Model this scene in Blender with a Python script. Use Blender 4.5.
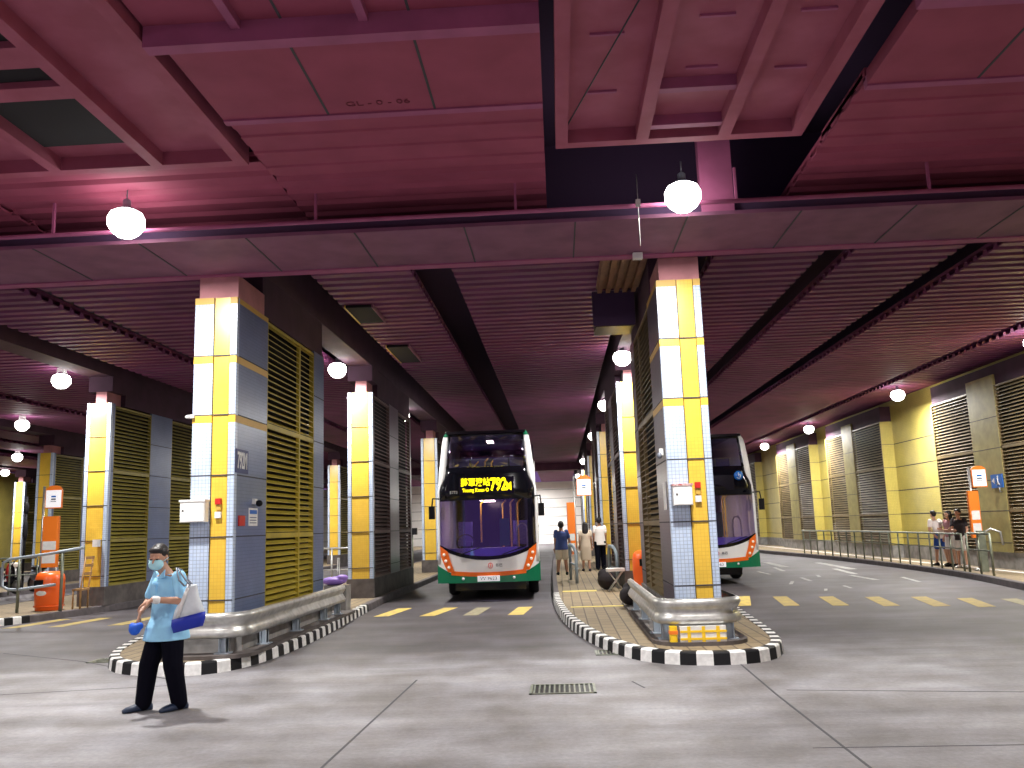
import bpy, bmesh, math, random
from mathutils import Vector, Matrix
R = math.radians
random.seed(4)
scene = bpy.context.scene
for o in list(bpy.data.objects): bpy.data.objects.remove(o)

# ------------------------------------------------------------------ camera, world, exposure
CAM_H = 1.78
YAW = math.atan(38/780); PITCH = 0.16173241; ROLL = -0.033052
fw = Vector((-math.sin(YAW)*math.cos(PITCH), math.cos(YAW)*math.cos(PITCH), math.sin(PITCH)))
rt = Vector((math.cos(YAW), math.sin(YAW), 0)); up = rt.cross(fw)
r2 = math.cos(ROLL)*rt+math.sin(ROLL)*up; u2 = -math.sin(ROLL)*rt+math.cos(ROLL)*up
cam_data = bpy.data.cameras.new('camera'); cam = bpy.data.objects.new('camera', cam_data)
scene.collection.objects.link(cam)
M4 = Matrix((r2, u2, -fw)).transposed().to_4x4(); M4.translation = Vector((0, 0, CAM_H))
cam.matrix_world = M4
cam_data.sensor_width = 36; cam_data.lens = 873.9/1024*36; cam_data.clip_end = 400
scene.camera = cam
world = bpy.data.worlds.new('world'); scene.world = world; world.use_nodes = True
world.node_tree.nodes['Background'].inputs[0].default_value = (0.30, 0.16, 0.46, 1)
world.node_tree.nodes['Background'].inputs[1].default_value = 0.50
scene.view_settings.view_transform = 'Standard'; scene.view_settings.look = 'None'
scene.view_settings.gamma = 1; scene.view_settings.exposure = 0.0
scene.view_settings.use_curve_mapping = False
LAMP_W = 400
LAMP_COL = (1.0, 0.97, 0.93)

# ------------------------------------------------------------------ materials
def nt(name):
    m = bpy.data.materials.new(name); m.use_nodes = True
    return m, m.node_tree, m.node_tree.nodes['Principled BSDF']
def mat(name, col, rough=0.6, metal=0.0, var=0.0, scale=4.0, emit=None, es=0, spec=None, bump=0.0, col2=None):
    m, t, b = nt(name)
    b.inputs['Base Color'].default_value = (*col, 1); b.inputs['Roughness'].default_value = rough
    b.inputs['Metallic'].default_value = metal
    if spec is not None: b.inputs['Specular IOR Level'].default_value = spec
    if var or col2 or bump:
        tc = t.nodes.new('ShaderNodeTexCoord'); n = t.nodes.new('ShaderNodeTexNoise')
        n.inputs['Scale'].default_value = scale; n.inputs['Detail'].default_value = 6
        t.links.new(tc.outputs['Object'], n.inputs['Vector'])
        if var or col2:
            cr = t.nodes.new('ShaderNodeValToRGB')
            c0 = col2 if col2 else tuple(max(0, c*(1-var)) for c in col)
            c1 = col if col2 else tuple(min(1, c*(1+var)) for c in col)
            cr.color_ramp.elements[0].position = 0.35; cr.color_ramp.elements[1].position = 0.65
            cr.color_ramp.elements[0].color = (*c0, 1); cr.color_ramp.elements[1].color = (*c1, 1)
            t.links.new(n.outputs['Fac'], cr.inputs['Fac']); t.links.new(cr.outputs['Color'], b.inputs['Base Color'])
        if bump:
            bp = t.nodes.new('ShaderNodeBump'); bp.inputs['Strength'].default_value = bump; bp.inputs['Distance'].default_value = 0.02
            t.links.new(n.outputs['Fac'], bp.inputs['Height']); t.links.new(bp.outputs['Normal'], b.inputs['Normal'])
    if emit:
        b.inputs['Emission Color'].default_value = (*emit, 1); b.inputs['Emission Strength'].default_value = es
    return m
def tilemat(name, c1, c2, grout, size=0.05, rough=0.3):
    """square mosaic tiles on every upright face (object space: x+y along the wall, z up)"""
    m, t, b = nt(name); L = t.links
    tc = t.nodes.new('ShaderNodeTexCoord'); s = t.nodes.new('ShaderNodeSeparateXYZ'); L.new(tc.outputs['Object'], s.inputs[0])
    ad = t.nodes.new('ShaderNodeMath'); ad.operation = 'ADD'; L.new(s.outputs[0], ad.inputs[0]); L.new(s.outputs[1], ad.inputs[1])
    cb = t.nodes.new('ShaderNodeCombineXYZ'); L.new(ad.outputs[0], cb.inputs[0]); L.new(s.outputs[2], cb.inputs[1])
    br = t.nodes.new('ShaderNodeTexBrick'); br.offset = 0; br.inputs['Scale'].default_value = 1
    br.inputs['Brick Width'].default_value = size; br.inputs['Row Height'].default_value = size
    br.inputs['Mortar Size'].default_value = size*0.07; br.inputs['Mortar Smooth'].default_value = 0.3
    br.inputs['Color1'].default_value = (*c1, 1); br.inputs['Color2'].default_value = (*c2, 1); br.inputs['Mortar'].default_value = (*grout, 1)
    L.new(cb.outputs[0], br.inputs['Vector'])
    n = t.nodes.new('ShaderNodeTexNoise'); n.inputs['Scale'].default_value = 1.7; n.inputs['Detail'].default_value = 5; L.new(tc.outputs['Object'], n.inputs['Vector'])
    mr = t.nodes.new('ShaderNodeMapRange'); mr.inputs['From Min'].default_value = .3; mr.inputs['From Max'].default_value = .7
    mr.inputs['To Min'].default_value = .82; mr.inputs['To Max'].default_value = 1.0; L.new(n.outputs['Fac'], mr.inputs['Value'])
    mx = t.nodes.new('ShaderNodeMix'); mx.data_type = 'RGBA'; mx.blend_type = 'MULTIPLY'; mx.inputs['Factor'].default_value = 1
    L.new(br.outputs['Color'], mx.inputs['A']); L.new(mr.outputs['Result'], mx.inputs['B'])
    L.new(mx.outputs['Result'], b.inputs['Base Color'])
    b.inputs['Roughness'].default_value = rough
    return m
def floormat():
    m, t, b = nt('worn_concrete_road'); L = t.links
    tc = t.nodes.new('ShaderNodeTexCoord')
    def noise(sc, det, vs=(1, 1, 1)):
        mp = t.nodes.new('ShaderNodeMapping'); mp.inputs['Scale'].default_value = vs; L.new(tc.outputs['Object'], mp.inputs[0])
        n = t.nodes.new('ShaderNodeTexNoise'); n.inputs['Scale'].default_value = sc; n.inputs['Detail'].default_value = det
        n.inputs['Roughness'].default_value = .62
        L.new(mp.outputs[0], n.inputs['Vector']); return n
    def ramp(n, p0, p1, c0, c1):
        r = t.nodes.new('ShaderNodeValToRGB'); r.color_ramp.elements[0].position = p0; r.color_ramp.elements[1].position = p1
        r.color_ramp.elements[0].color = (*c0, 1); r.color_ramp.elements[1].color = (*c1, 1); L.new(n.outputs[0], r.inputs['Fac']); return r
    def mul(a, c):
        x = t.nodes.new('ShaderNodeMix'); x.data_type = 'RGBA'; x.blend_type = 'MULTIPLY'; x.inputs['Factor'].default_value = 1
        L.new(a, x.inputs['A']); L.new(c, x.inputs['B']); return x.outputs['Result']
    base = ramp(noise(1.3, 8), .3, .7, FLOOR_A, FLOOR_B)
    fine = ramp(noise(22, 6), .3, .75, (.72,)*3, (1.0,)*3)
    streak = ramp(noise(.9, 6, (.25, 1.6, 1)), .35, .62, (.66, .65, .66), (1, 1, 1))
    blot = ramp(noise(.33, 5), .40, .60, (.62, .60, .58), (1, 1, 1))
    c = mul(mul(mul(base.outputs[0], fine.outputs[0]), streak.outputs[0]), blot.outputs[0])
    # the bus lanes (beyond the island noses) are darker bitumen, worn along the wheel tracks
    s = t.nodes.new('ShaderNodeSeparateXYZ'); L.new(tc.outputs['Object'], s.inputs[0])
    mr = t.nodes.new('ShaderNodeMapRange'); mr.interpolation_type = 'SMOOTHSTEP'
    mr.inputs['From Min'].default_value = 11.5; mr.inputs['From Max'].default_value = 14.5; L.new(s.outputs[1], mr.inputs['Value'])
    x = t.nodes.new('ShaderNodeMix'); x.data_type = 'RGBA'; x.blend_type = 'MULTIPLY'
    L.new(mr.outputs['Result'], x.inputs['Factor']); L.new(c, x.inputs['A']); x.inputs['B'].default_value = (*LANE_TINT, 1)
    L.new(x.outputs['Result'], b.inputs['Base Color'])
    bp = t.nodes.new('ShaderNodeBump'); bp.inputs['Strength'].default_value = .25; bp.inputs['Distance'].default_value = .01
    fn = noise(60, 4); L.new(fn.outputs[0], bp.inputs['Height']); L.new(bp.outputs['Normal'], b.inputs['Normal'])
    b.inputs['Roughness'].default_value = .62
    return m
FLOOR_A = (.29, .275, .27); FLOOR_B = (.45, .45, .49); LANE_TINT = (.36, .335, .36)
def pavermat():
    m, t, b = nt('island_pavers'); L = t.links
    tc = t.nodes.new('ShaderNodeTexCoord'); br = t.nodes.new('ShaderNodeTexBrick')
    mp = t.nodes.new('ShaderNodeMapping'); mp.inputs['Rotation'].default_value = (0, 0, R(90)); L.new(tc.outputs['Object'], mp.inputs[0])
    br.inputs['Scale'].default_value = 1; br.inputs['Brick Width'].default_value = .40; br.inputs['Row Height'].default_value = .20
    br.inputs['Mortar Size'].default_value = .012; br.inputs['Color1'].default_value = (.29, .225, .135, 1); br.inputs['Color2'].default_value = (.24, .185, .11, 1)
    br.inputs['Mortar'].default_value = (.11, .085, .06, 1)
    L.new(mp.outputs[0], br.inputs['Vector']); L.new(br.outputs['Color'], b.inputs['Base Color']); b.inputs['Roughness'].default_value = .8
    return m
M = {}
M['floor'] = floormat(); M['paver'] = pavermat()
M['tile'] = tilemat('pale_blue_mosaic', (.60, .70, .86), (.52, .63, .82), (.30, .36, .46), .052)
M['tile_side'] = tilemat('shaded_blue_mosaic', (.17, .22, .38), (.15, .20, .35), (.10, .13, .22), .052)  # pale blue tiles with the shade of the side faces put into the colour
M['tile_shade'] = tilemat('deep_shaded_mosaic', (.15, .12, .15), (.13, .10, .13), (.09, .07, .09), .052)  # same tiles darker still, deep side shade put into the colour
M['slat_shade'] = mat('shaded_louvre_paint', (.15, .085, .075), .5, var=.15, scale=2)  # louvre paint with deep shade put into its colour
M['slat_half_shade'] = mat('half_shaded_louvre_paint', (.26, .21, .03), .5, var=.15, scale=2)  # mustard louvre paint darkened, part shade put into its colour
M['wood_panel'] = mat('brown_slatted_panel', (.24, .11, .06), .5, var=.3, scale=3)
M['beam_dark'] = mat('dark_plum_beam', (.07, .028, .055), .8, var=.15, scale=2)
M['yellow'] = tilemat('yellow_mosaic', (.90, .59, .075), (.87, .55, .065), (.78, .47, .06), .052)
M['wall_yellow'] = tilemat('mustard_wall_tiles', (.60, .50, .13), (.56, .47, .12), (.46, .37, .10), .06)
M['wall_pier'] = mat('olive_pier_render', (.34, .29, .10), .6, var=.15, scale=3)
M['band'] = mat('ochre_band', (.62, .38, .07), .5)
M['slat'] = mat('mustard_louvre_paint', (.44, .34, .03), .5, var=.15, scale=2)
M['slat_dim'] = mat('dimmed_louvre_paint', (.22, .16, .07), .5, var=.15, scale=2)  # dimmer copy of the mustard louvre paint, shade in its colour
M['dark'] = mat('dark_void', (.012, .010, .014), .9)
M['joint'] = mat('dark_joint', (.05, .05, .06), .7)
M['conc'] = mat('painted_concrete_stub', (.50, .22, .24), .8, var=.12, scale=3)
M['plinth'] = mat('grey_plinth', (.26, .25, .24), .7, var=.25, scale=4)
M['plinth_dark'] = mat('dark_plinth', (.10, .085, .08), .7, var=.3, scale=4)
M['steel'] = mat('galvanised_steel', (.52, .52, .50), .38, .75, var=.2, scale=7)
M['post'] = mat('grey_post_paint', (.36, .42, .48), .5, .1)
M['rail_dark'] = mat('weathered_rail', (.20, .22, .17), .45, .4, var=.2, scale=6)
M['kerb_w'] = mat('kerb_white_paint', (.82, .82, .80), .6, var=.12, scale=14)
M['kerb_b'] = mat('kerb_black_paint', (.018, .018, .02), .5, spec=.12)
M['kerb'] = mat('kerb_concrete', (.11, .095, .10), .8, var=.2, scale=5)
M['dash'] = mat('yellow_road_paint', (.85, .62, .12), .7, col2=(.52, .40, .14), scale=6)
M['dash_dull'] = mat('dull_yellow_road_paint', (.50, .38, .10), .7, col2=(.34, .26, .10), scale=6)
M['dash_old'] = mat('faded_road_paint', (.34, .31, .20), .8, var=.2, scale=9)
M['scuff'] = mat('faded_white_paint', (.52, .52, .50), .8, col2=(.25, .25, .25), scale=5)
M['tray'] = mat('purple_cast_tray_paint', (.40, .10, .17), .75, col2=(.33, .07, .12), scale=2.2)  # red-brown paint, purple lamp haze put into the colour
M['deckflat'] = mat('maroon_ceiling_paint', (.35, .065, .125), .75, col2=(.29, .05, .10), scale=1.8)  # red-brown too, with the same purple haze mixed in
M['lip'] = mat('mauve_lip_paint', (.36, .09, .20), .7, var=.1, scale=3)
M['deck'] = mat('purple_cast_deck', (.22, .045, .15), .6, col2=(.16, .035, .11), scale=1.2)  # purple glare and the dimmer far ceiling put into the colour
M['soffit'] = mat('soffit_paint', (.24, .085, .16), .7, col2=(.18, .06, .12), scale=2.4)
M['slabdark'] = mat('dark_slab', (.07, .035, .09), .9)
M['bulb'] = mat('lamp_globe', (1, 1, 1), .3, emit=(1, .98, .93), es=16)
M['lamp_metal'] = mat('lamp_housing', (.25, .27, .32), .5, .4)
M['white'] = mat('white_enamel', (.80, .80, .78), .4, var=.08, scale=8)
M['rust'] = mat('rusty_top', (.42, .09, .09), .8, col2=(.70, .62, .60), scale=22)
M['red'] = mat('red_plastic', (.55, .02, .015), .4)
M['orange'] = mat('orange_plastic', (.90, .13, .015), .32)
M['orange_sign'] = mat('orange_sign', (.92, .22, .02), .45)
M['sign_white'] = mat('sign_face', (.92, .92, .95), .5, emit=(.95, .95, 1), es=.35)
M['black'] = mat('black_plastic', (.012, .012, .014), .4, spec=.12)
M['ink'] = mat('black_ink', (.03, .02, .03), .7)
M['ceil_ink'] = mat('stencil_ink', (.14, .01, .03), .8)
M['navy'] = mat('navy_plate', (.02, .03, .14), .5)
M['blue'] = mat('blue_sign', (.01, .14, .55), .4)
M['pad_y'] = mat('yellow_tape', (.95, .62, .02), .5)
M['bus_white'] = mat('bus_white_paint', (.82, .82, .82), .25)
M['bus_green'] = mat('bus_green_paint', (.0, .16, .07), .3)
M['bus_orange'] = mat('bus_orange_paint', (.85, .15, .01), .3)
M['bus_black'] = mat('bus_black_gloss', (.004, .004, .007), .12)
M['rubber'] = mat('tyre_rubber', (.015, .015, .015), .8)
M['led'] = mat('amber_led', (.9, .7, 0), .5, emit=(1, .82, .0), es=3.0)
M['led_off'] = mat('unlit_led', (.02, .02, .015), .5)
M['led_dim'] = mat('green_gold_led', (.5, .45, 0), .5, emit=(.75, .62, .0), es=1.1)
M['lampglass'] = mat('headlamp_glass', (.8, .75, .7), .1, emit=(1, .75, .55), es=.25)
M['pole_y'] = mat('yellow_handrail', (.95, .55, .03), .35, emit=(1, .5, .05), es=.12)
M['seat'] = mat('seat_fabric', (.10, .08, .30), .8)
M['dashb'] = mat('dashboard', (.34, .26, .80), .5)
M['cabin_fill_light'] = mat('cabin_fill_light', (1, 1, 1), .5, emit=(1, .8, .45), es=14)  # glow for the strips added to brighten the bus interior
def glassmat(name, tint, fac):
    m = bpy.data.materials.new(name); m.use_nodes = True; t = m.node_tree; t.nodes.clear()
    o = t.nodes.new('ShaderNodeOutputMaterial'); mx = t.nodes.new('ShaderNodeMixShader'); tr = t.nodes.new('ShaderNodeBsdfTransparent')
    tr.inputs[0].default_value = (*tint, 1); g = t.nodes.new('ShaderNodeBsdfGlossy'); g.inputs['Roughness'].default_value = .04
    g.inputs[0].default_value = (.8, .8, 1, 1); mx.inputs[0].default_value = fac
    t.links.new(tr.outputs[0], mx.inputs[1]); t.links.new(g.outputs[0], mx.inputs[2]); t.links.new(mx.outputs[0], o.inputs[0]); return m
M['glass'] = glassmat('tinted_windscreen', (.68, .64, .88), .15)
M['skin'] = mat('skin', (.55, .30, .20), .55)
M['skin2'] = mat('tanned_skin', (.38, .19, .12), .55)
M['hair'] = mat('black_hair', (.012, .009, .009), .5)
M['shirt_blue'] = mat('light_blue_shirt', (.33, .68, .98), .8, var=.08, scale=9)
M['trouser_black'] = mat('black_trousers', (.005, .005, .010), .9, spec=.05)
M['shoe'] = mat('dark_blue_shoe', (.015, .03, .07), .5)
M['mask'] = mat('surgical_mask', (.45, .80, .90), .7)
M['bagw'] = mat('white_tote', (.72, .78, .82), .6, var=.1, scale=9)
M['bagb'] = mat('royal_blue_fabric', (.01, .03, .42), .6)
M['cap'] = mat('bright_blue_cloth', (.01, .12, .72), .6)
M['navy_shirt'] = mat('navy_shirt', (.035, .06, .20), .8)
M['white_shirt'] = mat('white_shirt', (.85, .78, .74), .8)
M['beige'] = mat('beige_cloth', (.62, .50, .38), .8)
M['pink'] = mat('dusty_pink_top', (.50, .25, .28), .8)
M['cream'] = mat('pale_cloth', (.78, .74, .70), .8)
M['shorts_blue'] = mat('blue_shorts', (.02, .08, .35), .8)
M['black_cloth'] = mat('black_cloth', (.02, .015, .018), .9)
M['purple'] = mat('purple_plastic', (.38, .22, .75), .5)
M['wood'] = mat('brown_wood', (.42, .24, .09), .5, var=.2, scale=9)
M['far_white'] = mat('far_white_wall', (.82, .80, .78), .7, var=.05, scale=1)
M['tactile'] = mat('yellow_tactile', (.72, .58, .14), .7, var=.2, scale=9)

# ------------------------------------------------------------------ mesh helpers
COL = scene.collection
def tag(o, label=None, cat=None, group=None, kind=None):
    if label: o['label'] = label
    if cat: o['category'] = cat
    if group: o['group'] = group
    if kind: o['kind'] = kind
    return o
def thing(name, label, cat, loc, group=None, rz=0):
    o = bpy.data.objects.new(name, None); COL.objects.link(o); o.location = loc; o.rotation_euler.z = rz
    o.empty_display_size = .2
    return tag(o, label, cat, group)
class MB:
    def __init__(s): s.v = []; s.f = []; s.mi = []; s.mats = []; s.sm = []
    def m(s, name):
        if name not in s.mats: s.mats.append(name)
        return s.mats.index(name)
    def add(s, vs, fs, mt, smooth=False):
        b = len(s.v); s.v += [tuple(v) for v in vs]; k = s.m(mt)
        for f in fs: s.f.append(tuple(i+b for i in f)); s.mi.append(k); s.sm.append(smooth)
        return s
    def box(s, x0, x1, y0, y1, z0, z1, mt, T=None):
        vs = [(x, y, z) for z in (z0, z1) for y in (y0, y1) for x in (x0, x1)]
        if T is not None: vs = [T @ Vector(v) for v in vs]
        return s.add(vs, [(0, 2, 3, 1), (4, 5, 7, 6), (0, 1, 5, 4), (2, 6, 7, 3), (0, 4, 6, 2), (1, 3, 7, 5)], mt)
    def rbox(s, x0, x1, y0, y1, z0, z1, mt, r=.03, n=3, T=None, zr=0.0):
        """box with rounded upright edges, optionally a smaller top/bottom ring (zr)"""
        ring = []
        for cx, cy, a0 in ((x1-r, y1-r, 0), (x0+r, y1-r, 90), (x0+r, y0+r, 180), (x1-r, y0+r, 270)):
            for i in range(n+1):
                a = R(a0+90*i/n); ring.append((cx+r*math.cos(a), cy+r*math.sin(a)))
        cx, cy = (x0+x1)/2, (y0+y1)/2
        lv = [(z0, 1), (z1, 1)] if not zr else [(z0, 1-zr*.6/(max(x1-x0, .01))), (z0+zr*.5, 1), (z1-zr, 1), (z1-zr*.35, 1-zr*.5/(x1-x0)), (z1, 1-zr*1.6/(x1-x0))]
        vs = [((px-cx)*k+cx, (py-cy)*k+cy, z) for z, k in lv for px, py in ring]
        if T is not None: vs = [T @ Vector(v) for v in vs]
        N = len(ring); fs = [(j*N+i, j*N+(i+1) % N, (j+1)*N+(i+1) % N, (j+1)*N+i) for j in range(len(lv)-1) for i in range(N)]
        fs += [tuple(range(N-1, -1, -1)), tuple((len(lv)-1)*N+i for i in range(N))]
        return s.add(vs, fs, mt)
    def prism(s, pts, z0, z1, mt):
        N = len(pts); vs = [(x, y, z0) for x, y in pts]+[(x, y, z1) for x, y in pts]
        ar = sum(pts[i][0]*pts[(i+1) % N][1]-pts[(i+1) % N][0]*pts[i][1] for i in range(N))
        fs = [tuple(range(N-1, -1, -1)), tuple(range(N, 2*N))]+[(i, (i+1) % N, N+(i+1) % N, N+i) for i in range(N)]
        if ar < 0: fs = [f[::-1] for f in fs]
        return s.add(vs, fs, mt)
    def tube(s, pts, r, mt, n=8, close=False, smooth=True):
        pts = [Vector(p) for p in pts]; N = len(pts); rs = r if isinstance(r, (list, tuple)) else [r]*N
        vs = []; prev = None
        for i, p in enumerate(pts):
            if close: d = (pts[(i+1) % N]-pts[i-1])
            else: d = pts[min(i+1, N-1)]-pts[max(i-1, 0)]
            d.normalize()
            a = prev if prev is not None else (Vector((0, 0, 1)) if abs(d.z) < .9 else Vector((1, 0, 0)))
            a = (a-d*a.dot(d))
            if a.length < 1e-4: a = d.orthogonal()
            a.normalize(); prev = a; b = d.cross(a)
            for k in range(n):
                t = 2*math.pi*k/n; vs.append(p+rs[i]*(a*math.cos(t)+b*math.sin(t)))
        fs = []
        for i in range(N if close else N-1):
            for k in range(n): fs.append((i*n+k, i*n+(k+1) % n, ((i+1) % N)*n+(k+1) % n, ((i+1) % N)*n+k))
        if not close: fs += [tuple(range(n-1, -1, -1)), tuple((N-1)*n+k for k in range(n))]
        return s.add(vs, fs, mt, smooth)
    def lathe(s, prof, c, mt, n=20, smooth=True, axis='z'):
        vs = []
        for r, z in prof:
            for k in range(n):
                t = 2*math.pi*k/n; q = (r*math.cos(t), r*math.sin(t), z)
                if axis == 'y': q = (q[0], q[2], q[1])
                if axis == 'x': q = (q[2], q[0], q[1])
                vs.append((c[0]+q[0], c[1]+q[1], c[2]+q[2]))
        N = len(prof); fs = [(j*n+k, j*n+(k+1) % n, (j+1)*n+(k+1) % n, (j+1)*n+k) for j in range(N-1) for k in range(n)]
        fs += [tuple(range(n-1, -1, -1)), tuple((N-1)*n+k for k in range(n))]
        if axis == 'y': fs = [f[::-1] for f in fs]
        return s.add(vs, fs, mt, smooth)
    def ell(s, c, rad, mt, n=16, T=None):
        vs = []; m_ = n//2
        for j in range(1, m_):
            ph = math.pi*j/m_
            for k in range(n):
                t = 2*math.pi*k/n; vs.append(Vector((c[0]+rad[0]*math.sin(ph)*math.cos(t), c[1]+rad[1]*math.sin(ph)*math.sin(t), c[2]-rad[2]*math.cos(ph))))
        b0 = len(vs); vs.append(Vector((c[0], c[1], c[2]-rad[2]))); vs.append(Vector((c[0], c[1], c[2]+rad[2])))
        fs = [(j*n+k, j*n+(k+1) % n, (j+1)*n+(k+1) % n, (j+1)*n+k) for j in range(m_-2) for k in range(n)]
        fs += [(b0, (k+1) % n, k) for k in range(n)]+[(b0+1, (m_-2)*n+k, (m_-2)*n+(k+1) % n) for k in range(n)]
        if T is not None: vs = [T @ v for v in vs]
        return s.add(vs, fs, mt, True)
    def loft(s, secs, mt, n=20, p=2.0, smooth=True):
        """secs: (cx,cy,cz,rx,ry,angle[,tilt vector]) horizontal superellipse rings"""
        vs = []
        for q in secs:
            cx, cy, cz, rx, ry, an = q[:6]; tl = q[6] if len(q) > 6 else (0, 0)
            for k in range(n):
                t = 2*math.pi*k/n; c, d = math.cos(t), math.sin(t)
                x = rx*math.copysign(abs(c)**(2/p), c); y = ry*math.copysign(abs(d)**(2/p), d)
                X = x*math.cos(an)-y*math.sin(an); Y = x*math.sin(an)+y*math.cos(an)
                vs.append((cx+X, cy+Y, cz+X*tl[0]+Y*tl[1]))
        N = len(secs); fs = [(j*n+k, j*n+(k+1) % n, (j+1)*n+(k+1) % n, (j+1)*n+k) for j in range(N-1) for k in range(n)]
        fs += [tuple(range(n-1, -1, -1)), tuple((N-1)*n+k for k in range(n))]
        if secs[-1][2] < secs[0][2]: fs = [f[::-1] for f in fs]
        return s.add(vs, fs, mt, smooth)
    def cap(s, p0, p1, r0, r1, mt, n=12):
        """tapered capsule"""
        p0 = Vector(p0); p1 = Vector(p1); d = (p1-p0); L = d.length; d.normalize()
        pts = []; rs = []
        for i in range(5):
            a = R(90*i/4.4+6); pts.append(p0-d*r0*math.cos(a)); rs.append(r0*math.sin(a))
        pts.append(p0); rs.append(r0); pts.append(p1); rs.append(r1)
        for i in range(5):
            a = R(90*(4-i)/4.4+6); pts.append(p1+d*r1*math.cos(a)); rs.append(r1*math.sin(a))
        return s.tube(pts, rs, mt, n)
    def build(s, name, parent=None, local=False, label=None, kind=None, cat=None, group=None, remesh=0, smooth_it=0, autosmooth=False):
        me = bpy.data.meshes.new(name)
        off = Vector((0, 0, 0))
        if parent is not None and not local:
            off = parent.location.copy(); p = parent.parent
            while p is not None: off += p.location; p = p.parent
        me.from_pydata([tuple(Vector(v)-off) for v in s.v], [], s.f)
        for n_ in s.mats: me.materials.append(M[n_])
        for i, p in enumerate(me.polygons): p.material_index = s.mi[i]; p.use_smooth = s.sm[i]
        me.update()
        o = bpy.data.objects.new(name, me); COL.objects.link(o)
        if parent is not None: o.parent = parent
        if remesh:
            r = o.modifiers.new('r', 'REMESH'); r.mode = 'VOXEL'; r.voxel_size = remesh; r.use_smooth_shade = True
            if smooth_it:
                q = o.modifiers.new('s', 'SMOOTH'); q.factor = .6; q.iterations = smooth_it
        return tag(o, label, cat, group, kind)
def text_mesh(name, s, size, T, mt, parent, extrude=.002, ax='CENTER', xs=1.0, label=None, shear=0.0, bold=0.0):
    cu = bpy.data.curves.new(name, 'FONT'); cu.body = s; cu.size = size; cu.extrude = extrude; cu.align_x = ax; cu.align_y = 'CENTER'; cu.shear = shear; cu.offset = bold
    cu.resolution_u = 3
    t = bpy.data.objects.new(name, cu); COL.objects.link(t); bpy.context.view_layer.update()
    me = bpy.data.meshes.new_from_object(t.evaluated_get(bpy.context.evaluated_depsgraph_get()))
    bpy.data.objects.remove(t); me.transform(T @ Matrix.Diagonal((xs, 1, 1, 1))); me.materials.clear(); me.materials.append(M[mt])
    o = bpy.data.objects.new(name, me); COL.objects.link(o)
    if parent is not None: o.parent = parent
    if label: o['label'] = label
    return o
FRONT = Matrix.Rotation(R(90), 4, 'X')            # text facing -Y, reading along +X
def facing(x, y, z, rot=FRONT): return Matrix.Translation((x, y, z)) @ rot

# ------------------------------------------------------------------ structure: floor, islands, kerbs
PZ = 0.15
b = MB(); b.box(-34, 16, -14, 90, -.2, 0, 'floor'); b.build('floor', kind='structure')
def arc(cx, cy, r, a0, a1, n=10, ry=None): return [(cx+r*math.cos(R(a0+(a1-a0)*i/n)), cy+(ry or r)*math.sin(R(a0+(a1-a0)*i/n))) for i in range(n+1)]
def resample(pts, step):
    out = [Vector(pts[0])]; acc = 0
    for i in range(len(pts)-1):
        a, c = Vector(pts[i]), Vector(pts[i+1]); L = (c-a).length; t = step-acc
        while t <= L: out.append(a+(c-a)*t/L); t += step
        acc = L-(t-step)
    return out
def chaikin(p, k=3):
    for _ in range(k):
        q = [p[0]]
        for i in range(len(p)-1):
            a, c = Vector(p[i]), Vector(p[i+1]); q += [tuple(a*.75+c*.25), tuple(a*.25+c*.75)]
        p = q+[p[-1]]
    return p
def kerb(name, pts, painted, w=.15, h=.16, label=None):
    """kerb strip along pts (outer edge, island to the right of travel)"""
    P = resample(pts, .21); k = MB()
    nrm = []
    for i in range(len(P)):
        d = (P[min(i+1, len(P)-1)]-P[max(i-1, 0)]).normalized(); nrm.append(Vector((-d.y, d.x)))
    for i in range(len(P)-1):
        mt = ('kerb_w' if i % 2 else 'kerb_b') if painted(P[i]) else 'kerb'
        a, c, na, nc = P[i], P[i+1], nrm[i], nrm[i+1]
        pr = [(0, 0), (.012, h-.02), (.03, h), (w, h), (w, 0)]
        vs = [(a.x+na.x*q, a.y+na.y*q, z) for q, z in pr]+[(c.x+nc.x*q, c.y+nc.y*q, z) for q, z in pr]
        k.add(vs, [(j, j+1, 6+j, 5+j)[::-1] for j in range(4)]+[(0, 1, 2, 3, 4), (9, 8, 7, 6, 5)], mt)
    return k.build(name, kind='structure')
# island on the right (between the lane of the nearest bus and the right-hand lanes)
RI = [(-.42, 88), (-.42, 46), (-.36, 32), (-.24, 21), (-.12, 18.4), (.0, 16.6), (.2, 14.9), (.45, 13.4), (.8, 12.2), (1.1, 11.7), (1.5, 11.42), (2.0, 11.35), (2.5, 11.5),
      (2.85, 12.0), (3.03, 12.8), (3.15, 14.4), (3.26, 16.4), (3.38, 18), (3.42, 24), (3.42, 88)]
LI = [(-7.5, 88), (-7.45, 20), (-7.3, 15.4), (-7.0, 14.0), (-6.6, 12.7), (-6.1, 11.95), (-5.5, 11.62), (-4.9, 11.55), (-4.5, 11.8), (-4.28, 12.5), (-4.16, 13.8), (-4.18, 15.8),
      (-4.3, 18), (-4.45, 22), (-4.45, 88)]
FI = [(-15.2, 88), (-15.2, 22), (-15.0, 20.5), (-14.4, 18.6), (-13.4, 18.0), (-12.6, 18.3), (-12.1, 19.4), (-11.75, 20.6), (-11.5, 22), (-11.42, 25), (-11.42, 88)]
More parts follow.
